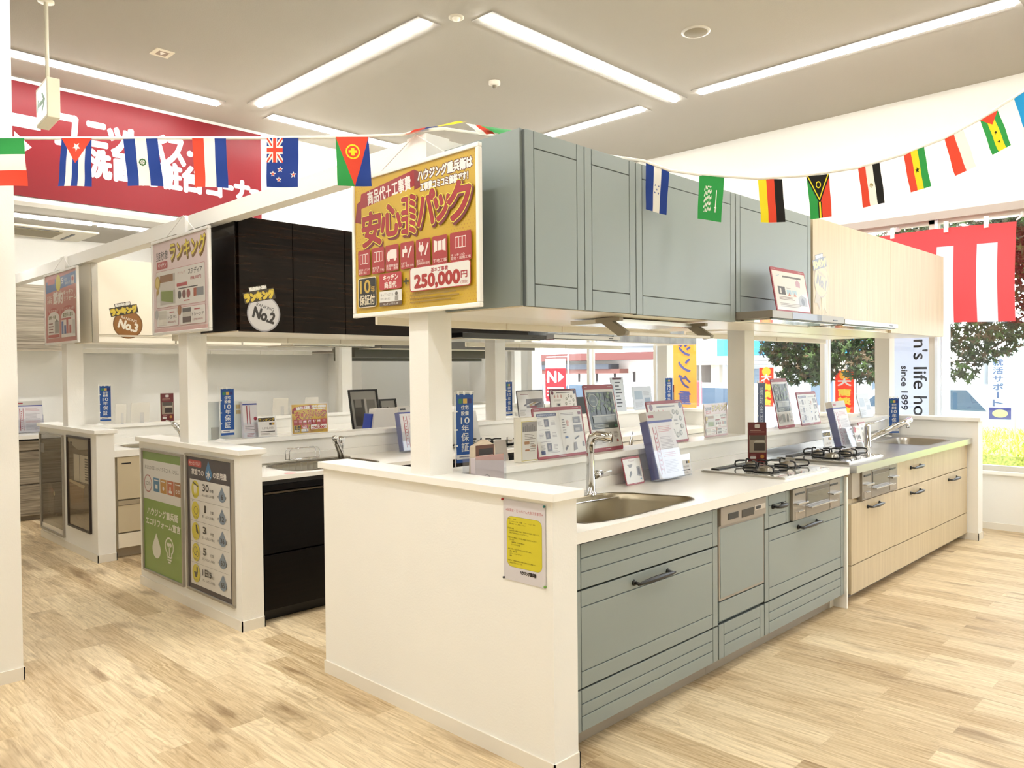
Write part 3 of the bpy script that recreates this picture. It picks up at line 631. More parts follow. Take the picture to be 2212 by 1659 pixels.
for a, b in ((.6, 1.5), (1.5, 2.6), (2.7, 4), (4, 5.25)): front(a, b, .07, .80, Y2+.03, M_CREAMD, 'plain', 'door', t)
t = thing('worktop', 'cream worktop of the back island', 'worktop', (2.7, Y2+.35, .83))
SK4 = rrpts(.32, .95, Y2+.13, Y2+.5, .08, 4)
mb = holeplate([(.135, Y2+.02), (5.27, Y2+.02), (5.27, Y2+.668), (.135, Y2+.668)], SK4, .80, .85, M_COUNTER); mb.box(.135, 5.27, Y2+.65, Y2+.668, .85, .9, M_COUNTER); mb.build('slab', t)
t = thing('sink', 'stainless steel sink in the cream worktop of the back island', 'sink', (.63, Y2+.3, .85)); sinkbowl(SK4, .85, .17, mat('#8f8878', .3, 1), .635, Y2+.31).build('bowl', t)
t = thing('faucet', 'chrome faucet half hidden behind the middle poster post', 'faucet', (.86, 5.13, .85))
MB().tube([(.86, 5.13, .85), (.845, 5.12, .92), (.80, 5.10, .985)], [.022, .022, .02], M_CHROME, 12).build('body', t)
mb = MB(); mb.tube([(.80, 5.10, .96), (.775, 5.08, 1.0), (.755, 5.06, 1.01)], [.016, .024, .02], M_CHROME, 12); mb.build('spout', t)
MB().tube([(.78, 5.10, 1.02), (.70, 5.08, 1.045)], [.006, .004], M_CHROME, 8).build('lever', t)
t = upper('wall_cabinet', 'glossy cream wall cabinets with a round bronze sticker', .06, 2.6, 4.87, 5.315, 1.70, 2.37, M_CREAMD, [(.10, .715, 1.765), (.717, 1.31, 1.765), (1.312, 1.75, 1.765), (1.752, 2.6, 1.765)])
for a, b in ((.10, .715), (.717, 1.31), (1.312, 1.75), (1.752, 2.6)):
    boxes((a+.004, b-.012, 4.872, 4.885, 1.702, 1.762, mat('#f0e8d6', .35)), (a+.004, b-.012, 4.868, 4.874, 1.75, 1.764, mat('#c7bda8', .3)), (b-.012, b-.002, 4.866, 4.89, 1.702, 1.762, M_STEEL)).build('handle_rail', t)
boxes((.055, .1, 4.86, 4.875, 1.70, 2.37, M_STEEL)).build('side_edge', t)
hood(1.69, 2.6, 4.66, 5.25, 1.69, 1.722, 'silver range hood under the cream wall cabinets', M_STEEL)
t = upper('wall_cabinet', 'dark grey wall cabinets of the back island near the windows', 2.85, 5.2, 4.88, 5.315, 1.69, 2.36, mat('#47433c', .4), [(2.85, 4.05, None), (4.05, 4.86, None), (4.86, 5.2, None)])

# ---- grey elm kitchen against the back wall
t = cabinet('base_cabinet', 'streaky grey wood drawers against the back wall beside the column', 'cabinet', -.9, 3.9, 7.04, 7.64, .05, .80, M_STRIPE, toem=mat('#9d9280', .5))
for z0, z1 in ((.05, .36), (.365, .69), (.70, .80)):
    for a, b in ((-.9, .0), (0, .9), (.9, 2.1), (2.1, 3.9)): front(a, b, z0, z1, 7.04, M_STRIPE, 'plain', 'drawer', t, g=.003)
t = thing('worktop', 'pale worktop against the back wall', 'worktop', (1.5, 7.35, .82)); boxes((-.92, 3.94, 7.02, 7.648, .812, .85, M_COUNTER), (-.92, 3.94, 7.05, 7.06, .80, .812, M_GAPSHADE)).build('slab', t)
t = upper('wall_cabinet', 'streaky grey wood wall cabinet beside the column on the back wall', -.9, .60, 7.3, 7.645, 1.70, 2.37, M_STRIPE, [(-.9, -.1, None), (-.1, .60, None)])
t = upper('wall_cabinet', 'streaky grey wood wall cabinets further along the back wall', 1.42, 3.9, 7.3, 7.645, 1.70, 2.37, M_STRIPE, [(1.42, 2.33, None), (2.33, 3.9, None)])
hood(.63, 1.38, 7.05, 7.64, 1.69, 1.725, 'silver range hood on the back wall', M_STEEL)
# ================================================================== POSTERS, STICKERS, BOARDS
FR_AL = mat('#e4e1da', .35, .4); FR_W = mat('#f4f1e8', .4)
def put(art, M4, parent, name='print'): return MB().merge(art.mb, M4).build(name, parent)
GLOSSY = .25
def art_pack(w, h, full=True):
    a = Art(w, h, .3, coat=.3, ink=.9); Y = '#dcb42e'; R = '#a8242f'
    a.rect(0, 0, 1, 1, Y)
    for (cx, cy) in ((0, 1), (1, 1), (0, 0), (1, 0), (.5, .08), (.9, .5), (.02, .5)):   # halftone dots
        pts = []
        for i in range(-9, 10):
            for j in range(-9, 10):
                x = cx+i*.021+(j % 2)*.0105; y = cy+j*.022
                q = 1-math.hypot(i, j)/9.5
                if 0 < x < 1 and 0 < y < 1 and q > .1: pts.append((x, y, q))
        for x, y, q in pts: a.mb.add([(x*w+dx*.0042*q, y*h+dy*.0042*q, a.z) for dx, dy in ((1, 0), (0, 1), (-1, 0), (0, -1))], [(0, 1, 2, 3)], a.m('#c9922e'))
    a.z += a.st
    a.poly([(.0, .70), (.06, .68), (.06, .86), (.02, .84)], '#8f2430')
    a.poly([(.04, .79), (.53, .86), (.53, .975), (.06, .905)], R); a.poly([(.53, .83), (.58, .84), (.57, .95), (.53, .975)], '#8f2430')
    a.text('商品代＋工事費', .12, .825, .50, .925, '#fdf6ee', bold=.0016, rot=.07)
    def outl(s, x0, y0, x1, y1, c1, c2, b, rot=0):
        if full: a.text(s, x0, y0, x1, y1, c1, bold=b, rot=rot)
        a.text(s, x0, y0, x1, y1, c2, bold=b*.35, rot=rot)
    outl('ハウジング重兵衛は', .56, .885, .97, .955, '#6b3a30', '#fffdf7', .006)
    outl('工事費コミコミ価格です！', .58, .81, .94, .865, '#6b3a30', '#fffdf7', .0045)
    for s, x0, y0, x1, y1, ro in (('安', .07, .50, .245, .75, .02), ('心', .245, .55, .42, .77, .02), ('コミ', .43, .67, .54, .80, 0), ('コミ', .43, .535, .54, .66, 0), ('パ', .56, .57, .695, .80, 0), ('ッ', .695, .58, .81, .745, 0), ('ク', .80, .56, .965, .81, 0)):
        k = w/.82
        for q in range(4 if full else 1): a.text(s, x0+.012, y0-.022+.005*q, x1+.012, y1-.022+.005*q, '#7c2030', bold=.009*k, rot=ro)
        a.text(s, x0, y0, x1, y1, '#f7e24a', bold=.011*k, rot=ro)
        if full: a.text(s, x0, y0, x1, y1, '#7a2420', bold=.0065*k, rot=ro)
        a.text(s, x0, y0, x1, y1, '#b3222f', bold=.0045*k, rot=ro)
    tx = ['既存キッチンの\n解体・撤去', '養生工事\n(床・壁・下地)', '産業廃棄物\n処理・運搬', '水道工事\n(給水・給湯・排水)', '電気工事\n(設備機器の配線)', '下地工事', 'キッチンの\n取付・設備工事']
    xs = [.035, .165, .29, .42, .55, .68, .815]
    for i, x in enumerate(xs):
        x1 = x+(.155 if i == 6 else .115); a.rr(x, .285, x1, .475, .008*w/.82, '#b23336'); W_ = '#fbeee6'; cx = (x+x1)/2
        if full: a.text(tx[i], x+.006, .295, x1-.006, .335 if '\n' in tx[i] else .32, W_)
        if i == 2: a.rect(cx-.02, .375, cx+.04, .44, W_); a.poly([(cx-.045, .375), (cx-.02, .375), (cx-.02, .43), (cx-.035, .43), (cx-.045, .405)], W_); a.ell(cx-.03, .37, .01, .013, W_); a.ell(cx+.025, .37, .01, .013, W_)
        elif i == 3: a.rect(cx-.04, .40, cx+.0, .425, W_); a.rect(cx-.04, .37, cx-.028, .41, W_); a.rect(cx-.02, .42, cx-.008, .45, W_); a.poly([(cx, .365), (cx+.01, .36), (cx+.04, .44), (cx+.03, .445)], W_)
        elif i == 4: a.ell(cx-.015, .41, .022, .025, W_); a.rect(cx-.03, .42, cx-.023, .455, W_); a.rect(cx-.008, .42, cx-.001, .455, W_); a.rect(cx-.019, .36, cx-.011, .39, W_); a.poly([(cx+.01, .365), (cx+.02, .36), (cx+.045, .44), (cx+.035, .445)], W_)
        elif i == 5: a.poly([(cx-.045, .45), (cx-.02, .44), (cx-.02, .375), (cx-.045, .365)], W_); a.rect(cx-.016, .375, cx+.016, .44, W_); a.poly([(cx+.045, .45), (cx+.02, .44), (cx+.02, .375), (cx+.045, .365)], W_)
        else:
            for q in range(3):
                xx = cx-.04+.027*q
                a.rect(xx, .37, xx+.025, .445, W_); a.rect(xx+.003, .375, xx+.022, .44, '#bf3f3f')
    a.rr(.035, .04, .205, .265, .012*w/.82, '#f2e6c8'); a.rr(.04, .046, .20, .259, .01*w/.82, '#1d1a19')
    a.text('10', .055, .15, .15, .245, '#d9b44c', bold=.002*w/.82); a.text('年', .155, .15, .192, .20, '#d9b44c'); a.text('保証付', .05, .06, .19, .135, '#f2e6c8', bold=.001*w/.82)
    a.rr(.235, .155, .43, .275, .01*w/.82, '#c23b40'); a.text('キッチン', .27, .22, .40, .26, '#fbf0e6', bold=.0009); a.text('商品代', .28, .165, .385, .21, '#fbf0e6', bold=.0009)
    a.rect(.235, .035, .43, .145, '#f4f2ea'); a.rect(.235, .035, .43, .065, '#6b5342'); a.text('キッチンパネル', .245, .105, .36, .13, '#3b3532'); a.text('キッチンパネル2枚', .27, .04, .40, .058, '#f4f2ea'); a.text('取付工事を含む', .245, .08, .33, .097, '#6a625c')
    a.ell(.385, .12, .012, .014, '#6b6259'); a.poly([(.37, .068), (.40, .068), (.402, .105), (.372, .105)], '#a7a198')
    a.rect(.445, .19, .49, .203, '#2c2a22'); a.rect(.461, .175, .474, .218, '#2c2a22')
    a.rr(.50, .115, .965, .285, .014*w/.82, '#c23b40'); a.rr(.505, .121, .96, .279, .012*w/.82, '#f8f3ea')
    a.text('基本工事費', .67, .235, .80, .265, '#b5303a', bold=.0005); a.text('250,000', .54, .128, .885, .225, '#b3211f', bold=.0045*w/.82); a.text('円', .895, .17, .94, .215, '#b5303a', bold=.001); a.text('(税抜)', .893, .13, .945, .155, '#b5303a')
    a.bars(.50, .03, .9, .10, 3, '#a3812c'); return a
def art_rank(w, h):
    a = Art(w, h, .3, coat=.6); a.rect(0, 0, 1, 1, '#f1d9d6'); a.rect(0, 0, 1, .04, '#e8b9b4')
    a.text('当店売れ筋!!', .06, .80, .30, .90, '#332a28', bold=.0008, rot=.02); a.rr(.07, .70, .28, .785, .014*w/.82, '#c04a4c'); a.text('キッチン', .1, .72, .25, .77, '#fdf3ee', bold=.001)
    for k in range(3): a.text('ランキング', .33+.01, .77-.02+.006*k, .96+.01, .96-.02+.006*k, '#8a6326', bold=.008*w/.82)
    a.text('ランキング', .33, .775, .96, .965, '#7a5a1e', bold=.006*w/.82); a.text('ランキング', .33, .775, .96, .965, '#f3dc3c', bold=.003*w/.82)
    a.rr(.05, .27, .95, .68, .014*w/.82, '#cf8a88'); a.rr(.054, .275, .946, .675, .012*w/.82, '#ece7de')
    a.rect(.13, .30, .42, .63, '#bfb8ad'); a.rect(.13, .55, .38, .63, '#9b6b3d'); a.rect(.13, .45, .42, .55, '#dcd5ca'); a.poly([(.15, .47), (.38, .45), (.38, .31), (.15, .35)], '#7c8f2a'); a.poly([(.15, .47), (.38, .45), (.38, .44), (.15, .455)], '#c9cdb0')
    a.text('クリナップ', .47, .60, .60, .635, '#c04a4c'); a.text('ステディア', .66, .585, .90, .645, '#2f2a28', bold=.0008); a.text('898,000円', .70, .52, .88, .56, '#b03a3c', bold=.0006)
    a.rr(.45, .475, .64, .51, .006, '#c04a4c'); a.bars(.48, .435, .83, .465, 1, '#4a4340')
    for x, c in ((.50, '#4a4440'), (.58, '#74403e'), (.66, '#9b4140')): a.ell(x, .385, .032, .045, c)
    a.rect(.75, .345, .92, .43, '#8d8f92'); a.rect(.75, .345, .80, .43, '#b0563a'); a.bars(.58, .30, .70, .33, 1, '#c04a4c')
    for x0, x1, nm_, pr, c1, c2 in ((.05, .47, 'シエラS', '898,000円', '#d8d4c4', '#efe9da'), (.50, .95, 'トレーシア', '1,098,000円', '#57504a', '#4a2f2a')):
        a.rr(x0, .055, x1, .25, .012*w/.82, '#cf8a88'); a.rr(x0+.004, .06, x1-.004, .245, .01*w/.82, '#f2ede6')
        a.rect(x0+.05, .07, x0+.2, .235, '#cfc8bb'); a.rect(x0+.05, .19, x0+.2, .235, c1); a.rect(x0+.05, .08, x0+.2, .14, c2)
        a.text(nm_, x0+.22, .14, x1-.03, .175, '#2f2a28', bold=.0004); a.text(pr, x0+.23, .09, x1-.05, .115, '#b03a3c'); a.bars(x0+.26, .195, x0+.36, .225, 1, '#c04a4c')
    a.poly([(.06, .40), (.11, .44), (.10, .50), (.06, .46)], '#c7a640'); a.ell(.085, .555, .05, .075, '#c9a53e'); a.ell(.085, .555, .036, .056, '#e3c968'); a.ell(.06, .2, .035, .055, '#b8b4b0'); a.ell(.50, .22, .035, .055, '#a96a2c')
    return a
def art_save(w, h):
    a = Art(w, h, .3, coat=.6); a.rect(0, 0, 1, 1, '#cf7f74')
    a.poly([(.02, .74), (.98, .80), (.98, .97), (.02, .91)], '#3c6fb0'); a.rr(.08, .86, .32, .94, .01, '#c03038'); a.ell(.43, .86, .08, .12, '#e6d93a'); a.text('5', .53, .84, .59, .92, '#f4f4f0', bold=.002); a.text('つの', .61, .86, .70, .90, '#f4f4f0'); a.text('20万円', .65, .81, .80, .85, '#f4f4f0')
    a.rect(.83, .80, .93, .92, '#e8dfe0'); a.ell(.88, .87, .03, .03, '#c0303c')
    a.text('さらに\nお得な', .06, .58, .22, .70, '#fbeee4', bold=.001); a.text('節約', .26, .56, .57, .74, '#fdf4ea', bold=.005); a.text('キッチン\nリフォーム', .60, .58, .97, .73, '#fdf4ea', bold=.0015)
    for x0, x1, t1 in ((.06, .46, '手元で水栓'), (.50, .95, 'タッチレス水栓')):
        a.ell((x0+x1)/2, .40, (x1-x0)/2, .11, '#c0403c'); a.text(t1, x0+.05, .44, x1-.05, .485, '#fdf4ea'); a.ell((x0+x1)/2, .36, (x1-x0)/2-.01, .09, '#f7f1e8'); a.rect(x0+.01, .06, x1-.01, .36, '#f7f1e8')
    a.text('温暖・快適', .10, .345, .34, .395, '#6b6a24', bold=.001); a.text('高効率＆節水', .57, .35, .88, .41, '#6b6a24', bold=.001); a.rect(.30, .13, .43, .30, '#9c9a94'); a.poly([(.30, .30), (.37, .34), (.43, .30)], '#6e6a64')
    a.bars(.1, .13, .26, .30, 4, '#8a4a44'); a.rect(.08, .07, .44, .115, '#c0403c')
    a.rect(.52, .31, .82, .335, '#c0403c')
    for x, hh, c in ((.52, .18, '#3c5fa8'), (.60, .12, '#3c5fa8'), (.67, .2, '#c0504c'), (.76, .12, '#c0504c')): a.rect(x, .11, x+.06, .11+hh, c)
    a.rect(.86, .10, .93, .30, '#d3d0ca'); return a
def art_eco(w, h):
    a = Art(w, h, .35, coat=.4); g = '#7fa237'; a.rect(0, 0, 1, 1, g); a.rect(0, .60, 1, .93, '#f0ede6')
    a.text('あなたの住まいからできることを、ともに。', .05, .85, .93, .885, '#3b3b36')
    a.ell(.13, .73, .105, .075, '#b9706a'); a.ell(.13, .73, .09, .064, '#f0ede6'); a.text('SDGs', .06, .715, .20, .745, '#4a4a46')
    for x, c in ((.28, '#2c7ba6'), (.46, '#c98f24'), (.64, '#c9642a'), (.82, '#b06a20')):
        a.rect(x, .675, x+.16, .79, c); a.bars(x+.02, .76, x+.14, .78, 1, '#f0ede6')
    a.rect(.33, .70, .39, .735, '#f0ede6'); a.circ(.54, .715, .014, '#f0ede6'); a.rect(.68, .69, .76, .71, '#f0ede6'); a.rect(.70, .71, .73, .74, '#f0ede6')
    for x in (.87, .93): a.circ(x, .715, .012, '#f0ede6'); a.circ(x, .715, .007, '#b06a20')
    a.text('ハウジング重兵衛', .10, .47, .90, .53, '#f4f4e4', bold=.002); a.text('エコリフォーム宣言', .06, .385, .95, .445, '#f4f4e4', bold=.002)
    a.poly([(.335, .33)] + [(.335+.11*math.cos(q), .195+.075*math.sin(q)) for q in [PI*(.15-1.3*k/14) for k in range(15)]], '#f4f4e4')
    a.ell(.67, .255, .11, .075, '#f4f4e4'); a.ell(.67, .255, .09, .061, g); a.rect(.60, .17, .74, .21, '#f4f4e4'); a.rect(.625, .17, .715, .215, g); a.rect(.62, .16, .72, .175, '#f4f4e4'); a.rect(.62, .14, .72, .153, '#f4f4e4'); a.rect(.64, .12, .70, .134, '#f4f4e4')
    a.rect(.66, .18, .68, .25, '#f4f4e4'); a.ell(.645, .27, .03, .018, '#f4f4e4'); a.ell(.70, .27, .03, .018, '#f4f4e4')
    return a
def art_water(w, h):
    a = Art(w, h, .35, coat=.4); a.rect(0, 0, 1, 1, '#362a33'); a.rect(.06, .035, .95, .83, '#f0ece5')
    a.rr(.03, .925, .34, .975, .012, '#c22f2c'); a.text('もったいない！', .06, .935, .31, .965, '#f6f0e8')
    a.poly([(.50, .985)] + [(.50+.075*math.cos(q), .885+.045*math.sin(q)) for q in [PI*(.15-1.3*k/12) for k in range(13)]], '#2c7bb2')
    a.text('家庭での', .11, .865, .39, .91, '#f6f0e8', bold=.001); a.text('水', .45, .855, .55, .91, '#f6f0e8', bold=.0015); a.text('の使用量', .60, .865, .89, .91, '#f6f0e8', bold=.001)
    for k, (n, u, q, lb) in enumerate((('30', '秒間', '6', '歯みがき'), ('1', '分間', '12', '洗面・手洗い'), ('3', '分間', '36', 'シャワー'), ('5', '分間', '60', '食器洗い'), ('1日5', '回', '65', 'トイレ'))):
        y = .755-.158*k
        if k: a.rect(.07, y+.078, .93, y+.080, '#8d8983')
        a.ell(.19, y, .09, .068, '#e3d32f'); a.text(lb, .14, y-.058, .24, y-.043, '#332f26')
        if k == 0: a.poly([(.15, y+.03), (.23, y+.03), (.22, y-.02), (.2, y-.035), (.19, y-.01), (.17, y-.035), (.155, y-.01)], '#f2ecd0'); a.poly([(.13, y+.045), (.26, y+.02), (.26, y+.03), (.13, y+.058)], '#332f26')
        elif k == 1: a.ell(.2, y-.0, .05, .03, '#332f26'); a.ell(.2, y-.0, .044, .026, '#e3d32f'); a.circ(.13, y+.07, .006, '#6a7f90')
        elif k == 2: a.poly([(.19, y+.05), (.22, y+.05), (.26, y-.02), (.2, y-.0)], '#332f26')
        elif k == 3: a.circ(.18, y+.01, .028, '#332f26'); a.circ(.18, y+.01, .023, '#e3d32f'); a.circ(.22, y-.01, .018, '#332f26'); a.circ(.22, y-.01, .014, '#e3d32f')
        else: a.rect(.20, y+.01, .23, y+.05, '#332f26'); a.poly([(.14, y+.01), (.23, y+.01), (.21, y-.03), (.17, y-.03)], '#332f26')
        a.text(n, (.40 if n == '1' else .36) if len(n) < 3 else .34, y+.0, (.50 if len(n) == 2 else .43) if len(n) < 3 else .54, y+.05, '#2c2826', bold=.002); a.text(u, .52 if len(n) != 3 else .56, y+.0, .60, y+.022, '#2c2826'); a.text('流しっぱなしの場合', .34, y-.04, .62, y-.02, '#2c2826')
        a.poly([(.79, y+.06)] + [(.79+.075*math.cos(q_), y-.015+.038*math.sin(q_)) for q_ in [PI*(.15-1.3*j/12) for j in range(13)]], '#7f93a6')
        a.text(q, .75 if len(q) == 2 else .775, y-.03, .83 if len(q) == 2 else .81, y+.005, '#2c2f36', bold=.0014); a.text('約', .69, y-.028, .72, y-.008, '#2c2826'); a.text('ℓ', .86, y-.028, .88, y-.005, '#2c2826')
    return a
def art_photo(w, h, dark):
    a = Art(w, h, .2, coat=.8); 
    if dark:
        a.rect(0, 0, 1, 1, '#4a4132'); a.rect(0, .86, 1, 1, '#6d6350'); a.rect(0, .70, .8, .86, '#5d523f'); a.rect(.35, .78, .65, .96, '#6a604c'); a.ell(.42, .4, .13, .1, '#7a6a50')
        a.poly([(.25, .05), (.55, .05), (.62, .42), (.40, .48)], '#6d5f48'); a.circ(.5, .42, .03, '#b06a4a'); a.circ(.6, .40, .02, '#d9c9a0'); a.rect(0, 0, 1, .05, '#e6e2da'); a.rect(.02, .80, .18, .90, '#a8a39a')
        a.text('エコリフォーム', .3, .17, .75, .20, '#b8ab92')
    else:
        a.rect(0, 0, 1, 1, '#7b6a50'); a.poly([(0, 1), (1, 1), (1, .90), (.5, .87), (0, .95)], '#b3a88e'); a.rect(.28, .52, .95, .82, '#d9cdb4'); a.rect(.12, .62, .22, .95, '#5f523c')
        for k in range(9): a.rect(.80, .55+.028*k, .97, .565+.028*k, '#6b604c')
        a.rect(.55, .5, .57, .82, '#8f8268'); a.poly([(.05, .50), (.75, .46), (.72, .30), (.10, .22)], '#96764a'); a.poly([(.05, .52), (.80, .49), (.75, .45), (.05, .49)], '#cbb48a'); a.poly([(0, 0), (1, 0), (1, .2), (0, .18)], '#57482f')
        a.text('キッチン', .35, .09, .68, .13, '#cfc3a6')
    return a
def hung_poster(y0, y1, z0, z1, art, label, frm=FR_W, sy=None):
    t = thing('hanging_poster', label, 'poster', (-.03, (y0+y1)/2, z0))
    f = .018; x = -.03
    fb = MB()
    for b in ((y0, y1, z0, z0+f), (y0, y1, z1-f, z1), (y0, y0+f, z0+f, z1-f), (y1-f, y1, z0+f, z1-f)): fb.box(x-.012, x+.008, b[0], b[1], b[2], b[3], frm)
    fb.build('frame', t, bev=.003); boxes((x-.004, x+.004, y0+f, y1-f, z0+f, z1-f, M_WHITE)).build('backing', t)
    put(art, frame_m((x-.0045, y1-f, z0+f), (0, -1, 0), (0, 0, 1)), t)
    cy = (y0+y1)/2 if sy is None else sy
    MB().tube([(x, y0+.2, z1), (-.005, cy, z1+.12), (x, y1-.2, z1)], .0022, M_WHITE, 5).build('string', t)
    # clear film with soft ripples over the print
    return t
hung_poster(.317, 1.145, 1.69, 2.305, art_pack(.828-.036, .615-.036), 'yellow and red price poster reading 250,000 hung on the nearest post')
hung_poster(2.585, 3.418, 1.695, 2.30, art_rank(.833-.036, .605-.036), 'pink ranking poster with gold title hung on the second post', FR_AL)
hung_poster(4.90, 5.755, 1.70, 2.30, art_save(.855-.036, .60-.036), 'small-looking red and blue poster hung on the farthest post', FR_AL)
def wall_frame(y0, y1, z0, z1, art, label, frm):
    t = thing('framed_poster', label, 'poster', (0, (y0+y1)/2, z0)); f = .016; fb = MB()
    for b in ((y0, y1, z0, z0+f), (y0, y1, z1-f, z1), (y0, y0+f, z0+f, z1-f), (y1-f, y1, z0+f, z1-f)): fb.box(-.018, -.0005, b[0], b[1], b[2], b[3], frm)
    fb.build('frame', t, bev=.002); boxes((-.008, -.001, y0+f, y1-f, z0+f, z1-f, M_WHITE)).build('backing', t)
    put(art, frame_m((-.0085, y1-f, z0+f), (0, -1, 0), (0, 0, 1)), t); return t
SLV = mat('#a9a397', .35, .6)
wall_frame(3.065, 3.72, .115, .945, art_eco(.623, .798), 'green eco reform poster in a silver frame on the middle end wall', SLV)
wall_frame(2.39, 3.015, .12, .96, art_water(.593, .808), 'dark poster of household water use with yellow circles on the middle end wall', SLV)
wall_frame(5.437, 6.09, .084, .943, art_photo(.621, .827, True), 'dim brown kitchen photo poster in a silver frame on the farthest end wall', SLV)
wall_frame(4.778, 5.325, .206, .953, art_photo(.515, .715, False), 'kitchen interior photo in a black frame on the farthest end wall', mat('#2a1f1a', .35))
# notice sheet pinned on the near end wall
t = thing('notice_sheet', 'white notice with a yellow rounded panel pinned on the near end wall', 'notice', (0, .137, .676))
a = Art(.21, .297, .6); a.rect(0, 0, 1, 1, '#f3edef'); a.text('※抽選会・じゃんけん大会注意事項※', .06, .855, .94, .895, '#c8454a')
a.rr(.08, .17, .92, .80, .024, '#b9b04a'); a.rr(.087, .175, .913, .795, .023, '#f2e32f')
for k, (x, s) in enumerate(((.11, '1. 抽選会 1回戦'), (.15, 'じゃんけん大会 1回戦 スタートになります。'), (.15, '開始1分前までにご集合ください。'), None, (.11, '2.【抽選会】'), (.15, '商品の中ご希望の場合、その場でのお渡しとなります。'), (.15, '後日での発送は行っておりません。'), None, (.11, '3. お持ちの場合は、その場で現金にてお預かりさせて'), (.15, '頂きます'), (.2, '抽選券 (100円税込)'), (.2, 'じゃんけん大会 (300円税込)'), None, (.11, '4. 商品に関しては以下の物とさせて頂きます。'), (.15, '厚手・薄手布'), (.15, 'カラー：ピュアホワイト'), (.15, '各色1・カ月'), None, (.11, '5. 抽選後、お客様の都合が不参加と判断された場合でも'), (.15, '商品が不可になります。'))if False else []): pass
rows = [(.11, '抽選券　1回戦'), (.15, 'じゃんけん大会・1回戦　スタートになります。'), (.15, '開始前までにご集合ください。'), None, (.11, '【抽選会】'), (.15, '商品の中ご希望の場合、その場でのお渡しとなります。'), (.15, '後日での発送は行っておりません。'), None, (.11, '当選された場合は、その場で現金にてお預かりさせて'), (.15, '頂きます'), (.2, '抽選券（100円税込）'), (.2, 'じゃんけん大会'), None, (.11, '商品に関しては以下の物とさせて頂きます。'), (.15, '厚さ・薄さ等'), (.15, 'カラー：ピュアホワイト'), (.15, '各色'), None, (.11, '抽選後、お客様の都合で不在と判断された場合でも'), (.15, '商品が不可になります。')]
for k, r in enumerate(rows):
    if r: a.text(r[1], r[0], .755-.0285*k, min(.88, r[0]+.0285*len(r[1])), .755-.0285*k+.017, '#3a3416')
a.text('ハウジング重兵衛', .40, .10, .78, .145, '#2b211c', bold=.0008)
put(a, frame_m((-.003, .242, .677), (0, -1, 0), (0, 0, 1)), t, 'sheet')
for y, z, c in ((.244, .973, '#a81c22'), (.036, .968, '#2f7a74'), (.240, .682, '#4c4c50'), (.035, .683, '#7ab04c')):
    MB().lathe((0, y, z), [(.0035, -.0005), (.0045, -.008), (.003, -.01)], mat(c, .3), 10, axis='X').build('push_pin', t)

# round ranking stickers on the wall cabinets
def medal(x, z, y, r, n, c1, c2, tc, label, ribbon=False, rot=.18):
    t = thing('ranking_sticker', label, 'sticker', (x, y, z), 0, 'ranking stickers on the wall cabinets')
    a = Art(1, 1, .3, coat=.5)
    def E(cx, cy, rx, c): a.mb.add([(cx+rx*math.cos(2*PI*k/40), cy+rx*math.sin(2*PI*k/40), a.z) for k in range(40)], [tuple(range(40))], a.m(c)); a.z += a.st
    if ribbon:
        a.poly([(-.6*r, -.5*r), (-.1*r, -.7*r), (-.25*r, -1.75*r), (-.55*r, -1.35*r), (-1.0*r, -1.35*r)], c2); a.poly([(.0, -.8*r), (.6*r, -.6*r), (.75*r, -1.9*r), (.4*r, -1.6*r), (.1*r, -2.0*r)], c1)
    E(0, 0, r, c2); E(0, 0, r*.92, c1); E(-.1*r, .1*r, r*.75, c1)
    ca, sa = math.cos(-.28), math.sin(-.28)
    a.text('RANKING', -.45*r, .28*r, .62*r, .46*r, tc, rot=-.28); a.text('No.%d' % n, -.62*r, -.38*r, .66*r, .2*r, tc, bold=.004*r/.1, rot=-.28)
    R0 = rot; c, s = math.cos(R0), math.sin(R0)
    def q(u, v): return (-.25*r+u*c-v*s, .98*r+u*s+v*c)
    a.poly([q(-.95*r, -.3*r), q(.95*r, -.3*r), q(.95*r, .3*r), q(.55*r, .3*r), q(.55*r, .55*r), q(-.55*r, .55*r), q(-.55*r, .3*r), q(-.95*r, .3*r)], '#3a2f1c')
    k0 = q(0, 0); a.text('ランキング', k0[0]-.88*r, k0[1]-.22*r, k0[0]+.88*r, k0[1]+.22*r, '#e3c63a', bold=.006*r/.1, rot=R0)
    k1 = q(0, .42*r); a.text('当店売れ筋!!', k1[0]-.5*r, k1[1]-.09*r, k1[0]+.5*r, k1[1]+.09*r, '#f4efe2', bold=.002*r/.1, rot=R0)
    MB().merge(a.mb, frame_m((x, y-.001, z), (1, 0, 0), (0, 0, 1))).build('print', t); return t
medal(2.75, 1.985, .21, .105, 1, '#c9aa3c', '#a78728', '#6b5520', 'gold round ranking sticker No.1 with ribbons on the light wood cabinet', True, .22)
medal(.252, 1.80, 2.50, .107, 2, '#d6d2cf', '#a8a3a4', '#2a2524', 'silver round ranking sticker No.2 on the black-brown cabinet', rot=.22)
medal(.325, 1.85, 4.87, .115, 3, '#9c6420', '#7f4f18', '#fbf1dc', 'bronze round ranking sticker No.3 on the cream cabinet', rot=.22)

